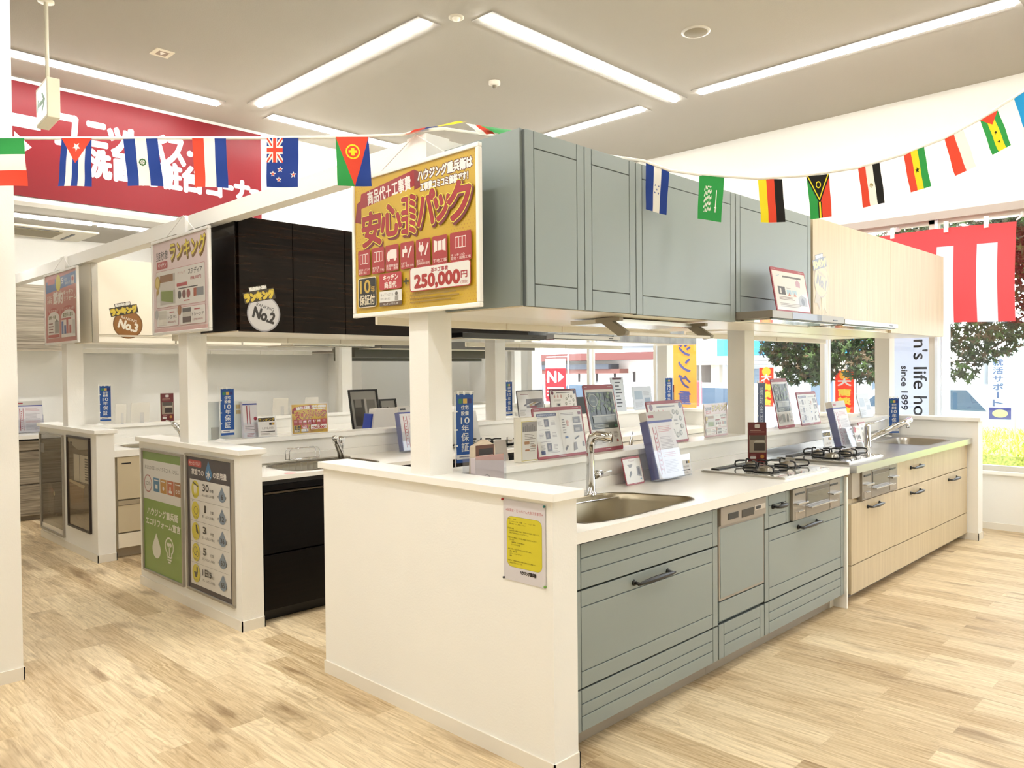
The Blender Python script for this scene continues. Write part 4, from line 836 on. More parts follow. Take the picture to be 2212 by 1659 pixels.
# boards standing on the ledges: built flat, then leant back
def lean(x, y, z, tilt, rz=0):      # local x right, y up the board, z towards the viewer (-Y)
    return Matrix.Translation((x, y, z)) @ Matrix.Rotation(rz, 4, 'Z') @ frame_m((0, 0, 0), (1, 0, 0), (0, math.sin(tilt), math.cos(tilt)))
CRIM = '#9c4248'
def board(x0, x1, y, z, h, tilt, art, label, group='leaning product boards', edge='#9c4248', rz=0, band=True, name='product_board', cat='product board', foot=True, th=.006, art_full=False):
    w = x1-x0; t = thing(name, label, cat, (x0, y, z), 0, group)
    M4 = lean(x0, y, z+.001, math.radians(tilt), rz)
    b = MB(); b.ext([(px, py, -th) for px, py in rrpts(0, w, 0, h, .012, 3)], (0, 0, th), mat(edge, .4)); MB().merge(b, M4).build('board', t)
    if band:
        a = Art(w, h, .3, coat=.3); a.z = .0005
        a.rect(.025, .055, .975, .925, '#f4efe4'); a.text('NAVI', .04, .95, .12, .97, '#e8cfca') if False else None
        a.bars(.04, .952, .14, .972, 1, '#e8cfca'); a.bars(.8, .948, .96, .978, 1, '#d9aaa6'); a.bars(.40, .02, .62, .04, 1, '#f2e2dc')
    else: a = Art(w, h, .3, coat=.3); a.z = .0005
    art(a); MB().merge(a.mb, M4).build('print', t)
    if foot:
        s = math.sin(math.radians(tilt)); c = math.cos(math.radians(tilt)); f = MB(); q = h*.5
        f.add([(x0+w*.4, y+q*s+.006, z+q*c), (x0+w*.6, y+q*s+.006, z+q*c), (x0+w*.6, y+q*s+.05, z+.001), (x0+w*.4, y+q*s+.05, z+.001)], [(0, 1, 2, 3)], M_ACRYL)
        f.ext([(x0+w*.4, y+q*s+.05, z+.001), (x0+w*.6, y+q*s+.05, z+.001), (x0+w*.6, y+q*s+.055, z+.001), (x0+w*.4, y+q*s+.055, z+.001)], (0, 0, .01), M_ACRYL); f.build('stand', t)
    return t
def a_three(a):
    a.rr(.06, .82, .46, .885, .006, '#2a2458'); a.text('お掃除のらくさ比べ', .09, .835, .43, .87, '#f0edf4')
    for k in range(3):
        y = .62-.235*k; a.rect(.2, y, .29, y+.15, '#4a3c3a'); a.rect(.22, y+.03, .26, y+.11, '#85736b'); a.bars(.08, y+.02, .17, y+.12, 4, '#a9a29a'); a.bars(.33, y+.02, .42, y+.12, 4, '#a9a29a'); a.bars(.08, y+.175, .3, y+.19, 1, '#5a534e')
    a.rect(.505, .09, .508, .9, '#c9c3b8'); a.rr(.90, .82, .96, .88, .004, '#7a1c26'); a.bars(.54, .82, .86, .87, 2, '#8a827a')
    for k, (x, y, ww, hh) in enumerate(((.78, .65, .15, .13), (.78, .47, .17, .14), (.92, .17, .07, .10))): a.rect(x, y, min(x+ww, .96), y+hh, '#76706c'); a.rect(x+.03, y+.02, min(x+ww*.7, .95), y+hh*.6, '#b5b0a8')
    a.circ(.66, .68, .010, '#c98f74'); a.poly([(.645, .66), (.675, .66), (.68, .60), (.64, .60)], '#d9a58c'); a.bars(.55, .45, .62, .76, 6, '#8a827a'); a.rect(.58, .36, .64, .40, '#2d5fa0')
    a.poly([(.76, .34), (.86, .40), (.88, .38), (.78, .32)], '#4a4644'); a.poly([(.57, .12), (.62, .20), (.60, .23), (.55, .15)], '#6a625e'); a.poly([(.72, .1), (.80, .12), (.79, .27), (.74, .26)], '#8a827c'); a.rect(.07, .09, .15, .16, '#1f2a6a'); a.bars(.2, .1, .44, .15, 2, '#a9a29a')
def a_green(a):
    a.bars(.42, .955-.06, .6, .91, 1, '#b9b09f'); a.rr(.06, .33, .94, .885, .006, '#26331c')
    for k in range(46):
        x = .1+.8*rnd.random(); y = .58+.28*rnd.random(); q = .02+.04*rnd.random(); a.ell(x, y, q, q*.6, rnd.choice(['#4f6b2c', '#6d8a3c', '#3b5222', '#8fa860', '#55702f']), 7)
    for x in (.3, .45, .62, .8): a.poly([(x, .55), (x+.02, .55), (x+.05, .86), (x+.035, .86)], '#2a2418')
    a.ell(.24, .76, .14, .095, '#d9dccb', 30); a.ell(.24, .76, .13, .088, '#33452a', 30); a.bars(.17, .745, .31, .775, 2, '#c9cdb8')
    a.rect(.14, .52, .88, .535, '#d8d6c8'); a.rect(.15, .42, .87, .52, '#8b8f84'); a.rect(.17, .43, .42, .505, '#a4a79c'); a.rect(.58, .43, .84, .505, '#a4a79c'); a.bars(.14, .345, .66, .40, 3, '#d5d8c8')
    a.rect(.84, .35, .89, .38, '#3c9a58')
    a.rect(.08, .10, .30, .29, '#d9d4c8'); a.poly([(.10, .13), (.28, .2), (.26, .27), (.1, .22)], '#8f887a'); a.rect(.31, .12, .46, .28, '#a9a79a'); a.poly([(.55, .12), (.58, .12), (.66, .27), (.63, .28)], '#5a5652'); a.poly([(.62, .12), (.65, .12), (.70, .24), (.68, .25)], '#5a5652'); a.bars(.74, .19, .9, .28, 5, '#a39b8f'); a.circ(.84, .14, .008, '#b05a4a')
def a_round(a):
    a.bars(.26, .84, .76, .88, 1, '#5f5650', .8, 0); a.circ(.11, .855, .018, '#7a2430'); a.circ(.92, .87, .018, '#26305c')
    for k, x in enumerate((.16, .28, .40)): a.poly([(x, .66), (x+.04, .66), (x+.05, .74), (x+.02, .80), (x-.01, .73)], '#cf9a8a')
    a.bars(.14, .5, .42, .62, 3, '#b0a89c'); a.rect(.2, .35, .38, .47, '#d8d2c4'); a.rect(.25, .37, .35, .45, '#4f4a44'); a.bars(.12, .15, .42, .3, 4, '#aaa298'); a.rect(.495, .1, .498, .8, '#d3ccbf')
    for k in range(9): q = 2*PI*k/9+.4; a.circ(.73+.15*math.cos(q), .45+.28*math.sin(q), .015, '#8d8a78'); a.circ(.735+.15*math.cos(q), .453+.28*math.sin(q), .009, '#cfcab4')
    a.text('調味料', .67, .50, .78, .54, '#4a443e'); a.text('収納', .69, .41, .77, .45, '#4a443e')
def a_small(a):
    a.bars(.3, .82, .7, .88, 2, '#b9978f'); a.poly([(.2, .72), (.5, .73), (.5, .70), (.42, .62), (.3, .61), (.26, .69)], '#7d7974'); a.poly([(.24, .25), (.4, .40), (.38, .50), (.3, .47), (.22, .33)], '#6a6561'); a.poly([(.66, .30), (.9, .25), (.88, .62), (.7, .62)], '#8f8a82'); a.poly([(.72, .34), (.84, .32), (.83, .56), (.75, .55)], '#4a3d38'); a.rect(.80, .15, .88, .2, '#7aa0b4')
def a_hood(a):
    a.bars(.12, .80, .24, .86, 2, '#9cb8cc'); a.bars(.30, .79, .85, .84, 1, '#5f5a56', .8, 0); a.rect(.12, .40, .32, .58, '#26211e'); a.rect(.17, .42, .21, .54, '#e9e4da'); a.bars(.36, .55, .5, .57, 1, '#5a5552')
    for x in (.36, .52): a.rect(x, .42, x+.13, .52, '#b9d8e4'); a.poly([(x+.02, .38), (x+.11, .38), (x+.07, .47)], '#d98a74')
    a.poly([(.66, .62), (.78, .60), (.80, .72), (.72, .78), (.66, .72)], '#d3a9b4'); a.poly([(.68, .18), (.92, .18), (.92, .38), (.78, .44), (.68, .36)], '#a3a4a6'); a.circ(.80, .28, .02, '#54565a')
    a.bars(.12, .28, .6, .36, 3, '#8a6a66'); a.bars(.12, .12, .9, .22, 3, '#a39b94')
def a_pale(a): a.rect(0, 0, 1, 1, '#dfe6ee'); a.rect(.1, .45, .5, .8, '#b3c4d6'); a.bars(.56, .6, .9, .8, 5, '#b3b8c0'); a.rect(.6, .3, .9, .5, '#a3b4c8'); a.bars(.1, .1, .5, .35, 6, '#b3b8c0')
def a_list(a): a.rect(0, 0, 1, 1, '#e6ecf2'); a.rect(.15, .93, .85, .99, '#5a2830'); [a.bars(.3, .82-.1*k, .85, .87-.1*k, 1, '#3f444c', .7, .5) for k in range(8)]; a.rect(.14, .1, .2, .8, '#bcd0de')
def a_tools(a): a.rect(.02, .02, .98, .96, '#f2efe9'); a.bars(.12, .82, .45, .87, 1, '#7a3b36'); a.rect(.32, .35, .95, .68, '#77706c'); [a.poly([(.25+.1*k, .42), (.5+.1*k, .50), (.48+.1*k, .56), (.22+.1*k, .47)], c) for k, c in enumerate(('#4a4644', '#d3cfc8', '#a88a4a', '#c9c5bd', '#3a3634'))]; a.rect(.45, .36, .7, .42, '#8a2c34'); a.bars(.06, .08, .3, .3, 6, '#aaa49c')
def a_rankland(a): b = art_rank(a.w, a.h); a.mb.merge(b.mb, Matrix.Translation((0, 0, .001)))
def a_pack(a): b = art_pack(a.w-.012, a.h-.012, False); a.rect(0, 0, 1, 1, '#fbf8f0'); a.mb.merge(b.mb, Matrix.Translation((.006, .006, .001)))
LEDGE = 1.02
board(.697, 1.07, .705, LEDGE, .25, 10, a_three, 'wide red-edged board with three dark photos, nearest on the front ledge')
board(1.133, 1.389, .715, LEDGE, .357, 12, a_green, 'tall red-edged board with a green forest picture behind the tall faucet')
board(1.641, 2.013, .695, LEDGE, .25, 12, a_round, 'wide red-edged board of seasoning jars in a ring, left of the ranking card')
board(1.227, 1.384, .575, .85, .146, 14, a_small, 'small red-edged card standing on the cream worktop beside the catalogue rack')
board(3.178, 3.428, .69, LEDGE, .36, 11, a_green, 'tall red-edged board with a green picture behind the steel worktop')
board(3.565, 3.90, .70, LEDGE, .25, 11, a_three, 'wide red-edged board with dark photos behind the steel worktop')
board(4.715, 4.98, .70, LEDGE, .208, 13, a_pale, 'pale grey sheet board on the ledge near the blue banner by the windows', band=False, edge='#cfd3d8')
board(4.36, 4.50, .56, .85, .16, 14, a_small, 'small red-edged card behind the slanting faucet')
board(1.85, 2.262, .06, 1.743, .245, 10, a_hood, 'red-edged board about range hoods standing on the beige range hood')
board(2.258, 2.545, .735, LEDGE, .208, 2, a_rankland, 'small ranking card with gold title beside the middle post of the front ledge', band=False, edge='#f4efe8', name='ranking_card', cat='card')
board(2.95, 3.30, 3.0, LEDGE, .25, 8, a_tools, 'white board with a picture of utensils on the middle island ledge', band=False, edge='#3a3230')
board(3.384, 3.771, 3.0, LEDGE, .25, 8, a_round, 'board with jars and seasonings on the middle island ledge, beside the black holder', edge='#5a2e33')
board(4.334, 4.55, 3.0, LEDGE, .348, 8, a_list, 'tall pale list board on the middle island ledge', band=False, edge='#54454a')
board(4.683, 5.03, 3.0, LEDGE, .247, 8, a_pale, 'pale blue sheet board on the middle island ledge before the window', band=False, edge='#d9dfe6')
board(.724, 1.014, 3.02, LEDGE, .212, 3, a_pack, 'small yellow and red price card reading 250,000 on the middle island ledge', band=False, edge='#fbf8f0', name='price_card', cat='card')
for x0, x1, y, h, lb in ((.377, .468, 5.36, .17, 'white card back half hidden by the small blue banner, back island ledge'), (.507, .664, 5.36, .176, 'white card back beside the blue banner on the back island ledge'), (1.856, 2.024, 5.36, .173, 'white card back left of the small price card, on the back island ledge'), (2.214, 2.371, 5.36, .171, 'white card back above the small price card, on the back island ledge')):
    t = thing('card_back', lb, 'card', (x0, y, LEDGE), 0, 'card backs on the back island ledge')
    M4 = lean(x0, y, LEDGE+.001, -.14); b = MB(); b.ext([(px, py, -.003) for px, py in rrpts(0, x1-x0, 0, h, .01, 3)], (0, 0, .003), mat('#e6e2d8', .5)); MB().merge(b, M4).build('card', t)
    boxes((x0+(x1-x0)*.4, x0+(x1-x0)*.6, y-.05, y-.045, LEDGE, LEDGE+.09, M_ACRYL), (x0+(x1-x0)*.4, x0+(x1-x0)*.6, y-.05, y-.0, LEDGE, LEDGE+.004, M_ACRYL)).build('stand', t)
# maroon leaflet stands
def a_maroon(a):
    a.rect(0, 0, 1, 1, '#6e1518'); a.rr(.35, .86, .62, .95, .006, '#f0e6dc'); a.bars(.1, .74, .9, .82, 2, '#c9a08c'); a.rect(.06, .25, .96, .68, '#a99a86'); a.rect(.1, .56, .9, .68, '#54493f'); a.rect(.3, .3, .9, .48, '#3a2a22'); a.poly([(.3, .5), (.9, .5), (.85, .55), (.4, .55)], '#cfc6b4')
    a.bars(.12, .17, .5, .21, 1, '#e0b0a8'); a.rr(.1, .09, .42, .15, .004, '#f4ece6'); a.circ(.76, .15, .012, '#c98a3c')
for x, y, z, rz, lb in ((2.46, .55, .862, -.85, 'maroon leaflet stand behind the gas cooktop on the cream worktop'), (.769, 5.36, LEDGE, 0, 'maroon leaflet stand on the back island ledge left of the middle post'), (5.32, 3.05, LEDGE, -.6, 'maroon leaflet stand on the middle island end near the orange banner')):
    t = thing('leaflet_stand', lb, 'leaflet stand', (x, y, z), 0, 'maroon leaflet stands'); w, h = .112, .25
    M4 = Matrix.Translation((x, y, z)) @ Matrix.Rotation(rz, 4, 'Z'); b = MB(); b.box(0, w, -.004, .012, 0, h, mat('#8a6a48', .5)); MB().merge(b, M4).build('holder', t)
    a = Art(w, h, .3, coat=.3); a_maroon(a); MB().merge(a.mb, M4 @ frame_m((0, -.0045, 0), (1, 0, 0), (0, 0, 1))).build('leaflet', t)
# mini blue banners
def mini_banner(x, y, z, rz, label, dark=False, side=1):
    t = thing('mini_banner', label, 'banner', (x, y, z), rz, 'small blue guarantee banners'); w, h = .088, .30
    MB().tube([(0, 0, 0), (0, 0, .345)], .0022, M_WHITE, 6).lathe((0, 0, 0), [(.03, 0), (.03, .004), (.004, .01)], M_WHITE, 16).build('pole', t, world=False)
    MB().tube([(-.004, 0, .338), (.10, 0, .338)], .0016, M_WHITE, 5).build('crossbar', t, world=False)
    a = Art(w, h, .5); B = '#1455a8' if not dark else '#27305e'
    a.rect(0, 0, 1, 1, B)
    if not dark:
        a.rect(.0, .05, 1, .115, '#f4f2ee'); a.bars(.15, .07, .85, .10, 1, '#3a4a74')
        for x_, c in ((.13, '#3f8f5c'), (.40, '#efc65a'), (.67, '#2b2b78')): a.rect(x_, .865, x_+.24, .935, c)
        for s, y0, y1, x0, x1 in (('住宅', .775, .84, .28, .72), ('設備', .69, .755, .28, .72), ('10', .57, .66, .26, .76), ('年', .455, .55, .30, .72), ('保', .31, .435, .28, .72), ('証', .16, .29, .28, .72)): a.text(s, x0, y0, x1, y1, '#f6f6f4', bold=.0006)
    else:
        a.text('補\n助\n金\n付', .25, .1, .75, .9, '#c9cede')
    m_ = MB(); m_.box(.008, .008+w, -.0006, .0006, .028, .028+h, mat(B, .5)); m_.merge(a.mb, frame_m((.008, -.0008, .028), (1, 0, 0), (0, 0, 1))); m_.build('cloth', t, world=False)
    f = MB()
    for q in (.015, .045, .08): f.box(q, q+.009, -.001, .001, .325, .342, M_WHITE)
    for q in (.10, .17, .25): f.box(-.004, .014, -.001, .001, q, q+.006, M_WHITE)
    f.build('loops', t, world=False); return t
mini_banner(.205, .745, LEDGE, -.15, 'small blue banner just right of the nearest post')
mini_banner(.225, 3.04, LEDGE, 0, 'small blue banner on the middle island ledge beside the second post')
mini_banner(.255, 5.37, LEDGE, 0, 'small blue banner on the back island ledge beside the farthest poster post')
mini_banner(5.04, .60, LEDGE-.17, -.75, 'small blue banner in front of the last post by the windows')
mini_banner(5.20, 2.965, LEDGE, -.4, 'small blue banner on the middle island, left of the orange street banner')
mini_banner(2.84, 3.06, LEDGE, .1, 'small dark-blue banner beside the middle post of the middle island')
mini_banner(2.93, .73, LEDGE, -.1, 'slim navy banner just right of the middle post of the front island', True)
# catalogue racks: acrylic holder with brochures
def rack(x, y, z, w, h, tilt, label, rz=0, logo='#b02f38', front_c='#f3f0f2'):
    t = thing('catalogue_rack', label, 'catalogue rack', (x, y, z), 0, 'clear catalogue racks')
    M4 = lean(x, y, z+.006+.055*math.sin(tilt), tilt, rz)
    b = MB(); b.box(0, w, 0, h, -.05, -.004, mat('#f2efec', .5)); b.box(-.002, w+.002, -.0, h*.87, -.052, -.004, mat('#7c82b4', .4)); MB().merge(b, M4).build('brochures', t)
    a = Art(w, h, .4); a.z = -.003
    a.rect(0, .86, 1, 1, '#d9d6cf'); a.rect(.06, .91, .28, .95, logo); a.rect(0, .83, 1, .865, '#4a55a4'); a.rect(.02, 0, 1, .83, front_c)
    a.rect(.14, .06, .17, .77, '#b04a55'); a.rect(.27, .06, .29, .77, '#b04a55'); a.bars(.19, .1, .25, .7, 9, '#c98089'); a.text('キッチン総合', .18, .12, .26, .13, '#b04a55') if False else None
    a.bars(.36, .68, .92, .78, 4, '#d9a3a8'); a.bars(.36, .42, .92, .62, 9, '#b9b4bc'); a.bars(.36, .30, .92, .38, 3, '#d9a3a8'); a.bars(.36, .06, .92, .26, 9, '#c3bec4')
    MB().merge(a.mb, M4).build('cover', t)
    q = MB(); q.box(-.004, w+.004, -.003, h*.42, .002, .004, M_ACRYL); q.box(-.006, -.004, -.003, h*.55, -.055, .004, M_ACRYL); q.box(w+.004, w+.006, -.003, h*.55, -.055, .004, M_ACRYL); q.box(-.006, w+.006, -.006, -.003, -.055, .004, M_ACRYL)
    MB().merge(q, M4).build('holder', t)
    return t
rack(1.44, .52, .85, .235, .36, .24, 'clear catalogue rack on the cream worktop between the faucet and the cooktop')
rack(1.50, 2.78, .85, .235, .33, .2, 'clear catalogue rack left of the nearest post on the white worktop', logo='#2a2a2a')
rack(.10, 7.3, .85, .24, .32, .12, 'clear catalogue rack on the back wall worktop beside the column')
rack(3.56, .40, .855, .235, .34, .24, 'clear catalogue rack with glare on the steel worktop')
rack(.30, 5.9, .85, .2, .3, .15, 'catalogue rack half hidden by the second post') if False else None
# price cards
def price(x, y, z, w, h, label, gold=True):
    t = thing('price_stand', label, 'price stand', (x, y, z), 0, 'small price stands'); M4 = lean(x, y, z+.001, .12)
    q = MB(); q.box(-.006, w+.006, 0, h, -.003, -.001, M_ACRYL); q.box(-.006, w+.006, -.0, .004, -.05, 0, M_ACRYL); MB().merge(q, M4).build('holder', t)
    a = Art(w, h, .5); a.rect(0, .05, 1, .72, '#f6f3ee'); a.rect(.62, .56, .76, .68, '#3a3226'); a.rect(.78, .56, .92, .68, '#d9ab3c'); a.text('1,098,000', .2, .36, .84, .47, '#8a7f78'); a.rect(.08, .24, .92, .28, '#3a3430'); a.bars(.1, .1, .8, .2, 2, '#a39b94')
    if gold: a.rect(.0, .74, .95, .92, '#3a2f1c'); a.text('ランキング', .04, .76, .92, .90, '#d9bb3a', bold=.0006)
    MB().merge(a.mb, M4).build('card', t); return t
price(.475, 3.0, LEDGE, .125, .14, 'small price stand with gold title on the middle island ledge')
price(1.70, .56, .85, .12, .12, 'small price card behind the right side of the catalogue rack', False)
price(3.33, .43, .85, .13, .16, 'small price stand with gold title behind the grates on the steel worktop')
t = thing('sign_plate', 'white card with red seal and three grey dots before the steel worktop rack', 'card', (3.69, .36, .855))
M4 = lean(3.69, .345, .857, .2, 0); a = Art(.13, .17, .4); a.rect(0, .3, 1, 1, '#f6f1ee'); a.circ(.12, .85, .022, '#c23a4a'); a.bars(.3, .8, .9, .9, 2, '#d9d0a8')
for k in range(3): a.ell(.25+.2*k, .52, .075, .1, '#4a4744')
a.rect(.1, .36, .9, .38, '#b04a55'); MB().merge(a.mb, M4).build('print', t); MB().merge(boxes((0, .13, 0, .17, -.003, -.001, M_ACRYL)), M4).build('holder', t)
# other things on the ledges
t = thing('seasoning_box', 'white box with gold edge and city photo standing on the front ledge', 'box', (.61, .74, LEDGE))
b = MB(); b.ext([(x, y, LEDGE+.001) for x, y in ((.553, .715), (.565, .69), (.672, .69), (.684, .715), (.672, .74), (.565, .74))], (0, 0, .208), mat('#f3efe2', .45)); b.build('body', t, bev=.002)
a = Art(.107, .208, .4); a.rect(.0, .03, 1, .92, '#e3cf6a'); a.rect(.04, .045, 1, .905, '#f6f2e8'); a.rect(.06, .68, 1, .90, '#a39a94'); [a.rect(.1+.12*k, .68, .14+.12*k, .8+.02*(k % 3), '#6a6260') for k in range(7)]
a.bars(.2, .5, .9, .64, 4, '#9a9288'); a.rr(.18, .40, .5, .47, .003, '#b9824c'); a.rr(.62, .33, .88, .38, .003, '#c98a5a'); a.rr(.22, .25, .5, .29, .003, '#c07a48'); a.bars(.55, .22, .9, .48, 5, '#b0a89c')
MB().merge(a.mb, frame_m((.565, .6895, LEDGE+.001), (1, 0, 0), (0, 0, 1))).build('label_print', t)
t = thing('acrylic_box', 'clear box holding pink pamphlets right of the nearest post on the cream worktop', 'acrylic box', (.24, .6, .85))
q = MB(); q.box(.155, .335, .56, .563, .85, 1.09, M_ACRYL); q.box(.155, .335, .64, .643, .85, 1.09, M_ACRYL); q.box(.155, .158, .563, .64, .85, 1.09, M_ACRYL); q.box(.332, .335, .563, .64, .85, 1.09, M_ACRYL); q.build('case', t)
a = Art(.165, .24, .5); a.rect(0, 0, 1, 1, '#f3e3e0'); a.poly([(0, 1), (1, 1), (1, .88), (0, .94)], '#e9b3a6'); a.poly([(.3, 0), (1, 0), (1, .38), (.45, .12)], '#6a4a4c'); a.ell(.38, .55, .14, .12, '#8a8284'); a.ell(.38, .55, .125, .107, '#f3e3e0'); a.text('水まわり', .30, .50, .72, .60, '#6a6264')
m_ = boxes((.162, .328, .57, .60, .853, 1.085, mat('#efdcd8', .5))); m_.merge(a.mb, frame_m((.163, .5695, .853), (1, 0, 0), (0, 0, 1))); m_.build('pamphlets', t)
t = thing('gift_bag', 'brown and white paper packet sticking out of the clear box', 'packet', (.24, .62, .9))
b = MB(); b.ext([(.18, .605, .9), (.32, .605, .9), (.31, .605, 1.13), (.26, .605, 1.155), (.19, .605, 1.13)], (0, .03, 0), mat('#d9c7ae', .6)); a = Art(.12, .12, .5); a.rect(.05, .35, .95, .95, '#6b3a22'); a.rect(.2, .6, .9, .82, '#2a1c16'); a.rect(.2, .3, .9, .58, '#f3ece2'); b.merge(a.mb, frame_m((.19, .6045, 1.02), (1, 0, 0), (0, 0, 1))); b.build('packet', t)
t = thing('partition_board', 'frosted clear board behind the small blue banner of the middle island', 'board', (.27, 3.06, LEDGE))
boxes((.154, .44, 3.09, 3.094, LEDGE+.001, LEDGE+.245, mat('#e3e8e2', .3))).build('panel', t); boxes((.36, .42, 3.085, 3.09, LEDGE+.16, LEDGE+.185, mat('#cdb98a', .5)), (.36, .42, 3.085, 3.09, LEDGE+.195, LEDGE+.22, mat('#cdb98a', .5)), (.19, .24, 3.085, 3.09, LEDGE+.005, LEDGE+.08, mat('#b9b9b0', .4))).build('clip', t)
t = thing('brochure_holder', 'red striped brochures in a clear holder beside the small price stand', 'brochure holder', (.42, 3.03, LEDGE))
M4 = lean(.385, 3.03, LEDGE+.002, .1); a = Art(.10, .24, .4); a.rect(0, 0, 1, 1, '#f3eff2'); a.rect(0, .9, 1, .94, '#3a4aa0'); a.rect(.25, .35, .32, .88, '#a83f4c'); a.rect(.45, .35, .5, .88, '#a83f4c'); a.rect(0, .15, 1, .36, '#f6e6e6'); a.circ(.85, .52, .012, '#b02f48'); a.bars(.1, .2, .8, .32, 3, '#8a827f'); a.bars(.2, .02, .8, .13, 3, '#b04a55')
b = boxes((0, .10, 0, .24, -.03, -.001, mat('#e3e0ea', .4))); b.merge(a.mb); MB().merge(b, M4).build('brochures', t); MB().merge(boxes((-.003, .103, 0, .1, .002, .004, M_ACRYL)), M4).build('holder', t)
t = thing('black_holder', 'black curved card holder between boards on the middle island ledge', 'holder', (3.84, 3.04, LEDGE))
MB().ext([(3.765, 3.03, LEDGE+.001), (3.93, 3.03, LEDGE+.001), (3.925, 3.03, LEDGE+.15), (3.90, 3.03, LEDGE+.165), (3.80, 3.03, LEDGE+.165), (3.775, 3.03, LEDGE+.15)], (0, .03, 0), M_BLACK).build('body', t, bev=.005)
# things on the far worktops seen over the ledges
for x0, x1, y, z, h, lb in ((1.51, 1.79, 3.42, .85, .46, 'larger black-framed black-and-white photo left of the nearest post'), (1.80, 1.97, 3.42, .85, .375, 'smaller black-framed photo left of the nearest post')):
    t = thing('photo_frame', lb, 'picture frame', (x0, y, z), 0, 'black photo frames'); M4 = lean(x0, y, z+.003, .2); w = x1-x0; b = MB()
    for q in ((0, w, 0, .014), (0, w, h-.014, h), (0, .014, .014, h-.014), (w-.014, w, .014, h-.014)): b.box(q[0], q[1], q[2], q[3], -.008, .004, M_BLACK)
    MB().merge(b, M4).build('frame', t); a = Art(w-.028, h-.028, .3); a.rect(0, 0, 1, 1, '#b9b6ae'); a.rect(.1, .35, .5, .85, '#4f4a44'); a.rect(.15, .7, .4, .85, '#9a958c'); a.rect(.52, .4, .58, .86, '#dedad2'); a.rect(.6, .5, .92, .84, '#8c877e'); a.rect(.7, .42, .85, .55, '#38342f')
    m_ = boxes((0, w, 0, h, -.009, -.004, M_WHITE)); m_.merge(a.mb, Matrix.Translation((.014, .014, -.003))); MB().merge(m_, M4).build('photo', t)
t = thing('document_box', 'white document box with blue folder in front of the photo frames', 'document box', (1.52, 3.2, .85))
MB().ext([(1.50, 3.2, .852), (1.83, 3.2, .852), (1.80, 3.2, 1.16), (1.55, 3.2, 1.16)], (0, .08, 0), mat('#e6e2dd', .5)).build('box', t); MB().ext([(1.485, 3.22, .852), (1.50, 3.22, .852), (1.55, 3.22, 1.12), (1.53, 3.22, 1.12)], (0, .1, 0), mat('#2a44a8', .4)).build('folder', t)
t = thing('range_guard', 'pale folding oil guard standing behind the black cooktop of the middle island', 'guard', (2.1, 2.93, .87))
MB().ext([(1.95, 2.93, .862), (2.42, 2.93, .862), (2.36, 2.93, 1.12), (1.92, 2.93, 1.12)], (0, .006, 0), mat('#d9d8d2', .4)).build('panel', t)
t = thing('tray_card', 'white card with blue and green picture behind the white seasoning box', 'card', (.72, 1.0, .85))
MB().ext([(.66, .95, .852), (.78, .95, .852), (.76, .99, 1.10), (.68, .99, 1.10)], (0, .004, 0), mat('#e9e8e0', .5)).build('card', t)
t = thing('small_faucet', 'small chrome faucet showing above the front ledge, left of the ring board', 'faucet', (1.85, 1.0, .85))  # faucet of the far-side worktop, reduced to one bent tube
MB().tube([(1.85, 1.0, .85), (1.85, 1.0, 1.0), (1.90, 1.03, 1.03), (1.98, 1.08, 1.055)], [.014, .013, .008, .006], M_CHROME, 8).build('body', t)
t = thing('round_tag', 'pink oval tag lying on the white worktop by the black-brown cabinets', 'tag', (.36, 2.38, .85))
MB().lathe((.345, 2.385, .8505), [(.035, 0), (.035, .001)], mat('#e0a8a4', .4), 20).build('tag', t)

# ================================================================== BUNTING
def ribbon_path(P, wd=.007):
    m_ = MB(); m_.tube(P, [.0065]*len(P), mat('#f8f4ea', .6), 6, flat=.25); return m_
t = thing('bunting_cord', 'white bunting cord running from the left edge over the near post to the top right', 'cord', (0, .73, 2.42))
PL = [(-1.8, 2.62, 2.46), (-1.391, 2.235, 2.447), (-1.187, 2.026, 2.445), (-.779, 1.61, 2.44), (-.425, 1.249, 2.436), (-.218, .994, 2.428), (-.035, .779, 2.428), (.013, .731, 2.445), (.153, .732, 2.483), (.325, .627, 2.468), (.725, .36, 2.409), (.854, .20, 2.372), (.949, .13, 2.334), (1.06, .045, 2.319), (1.275, -.132, 2.306), (1.424, -.284, 2.318), (1.598, -.446, 2.354), (1.755, -.59, 2.415), (1.897, -.719, 2.49), (2.035, -.829, 2.581), (2.145, -.939, 2.679), (2.335, -1.1, 2.833), (2.9, -1.6, 3.4), (3.3, -2.0, 3.96)]
ribbon_path(PL).build('cord', t)
def star(u, v, cx, cy, r, rot=0, asp=.7):
    du = (u-cx)*asp; dv = v-cy; q = math.hypot(du, dv); a = (math.atan2(du, -dv)+rot) % (2*PI/5); a = min(a, 2*PI/5-a)
    ro, ri = r, r*.4; x1, y1 = ro, 0; x2, y2 = ri*math.cos(PI/5), ri*math.sin(PI/5)
    px, py = q*math.cos(a), q*math.sin(a); return (x2-x1)*(py-y1)-(y2-y1)*(px-x1) > 0
Rr, Ww, Bb, Gg, Kk, Yy = '#e2492f', '#f7f1e6', '#1f3f8f', '#2f9a48', '#15130f', '#f3dc26'
def stripes(cs): return lambda u, v: cs[min(int(u*len(cs)), len(cs)-1)]
def cuba(u, v):
    if abs(u-.5) < .5*(1-v/.52) and v < .52:
        return Ww if star(u, v, .5, .18, .1, .6) else Rr
    return (Bb, Ww, Bb, Ww, Bb)[min(int(u*5), 4)]
def salv(u, v):
    if 1/3 < u < 2/3:
        q = math.hypot((u-.5)*.7, v-.5)
        return '#3f6b3a' if .045 < q < .075 or (q < .04 and (int(u*60)+int(v*60)) % 2) else Ww
    return Bb
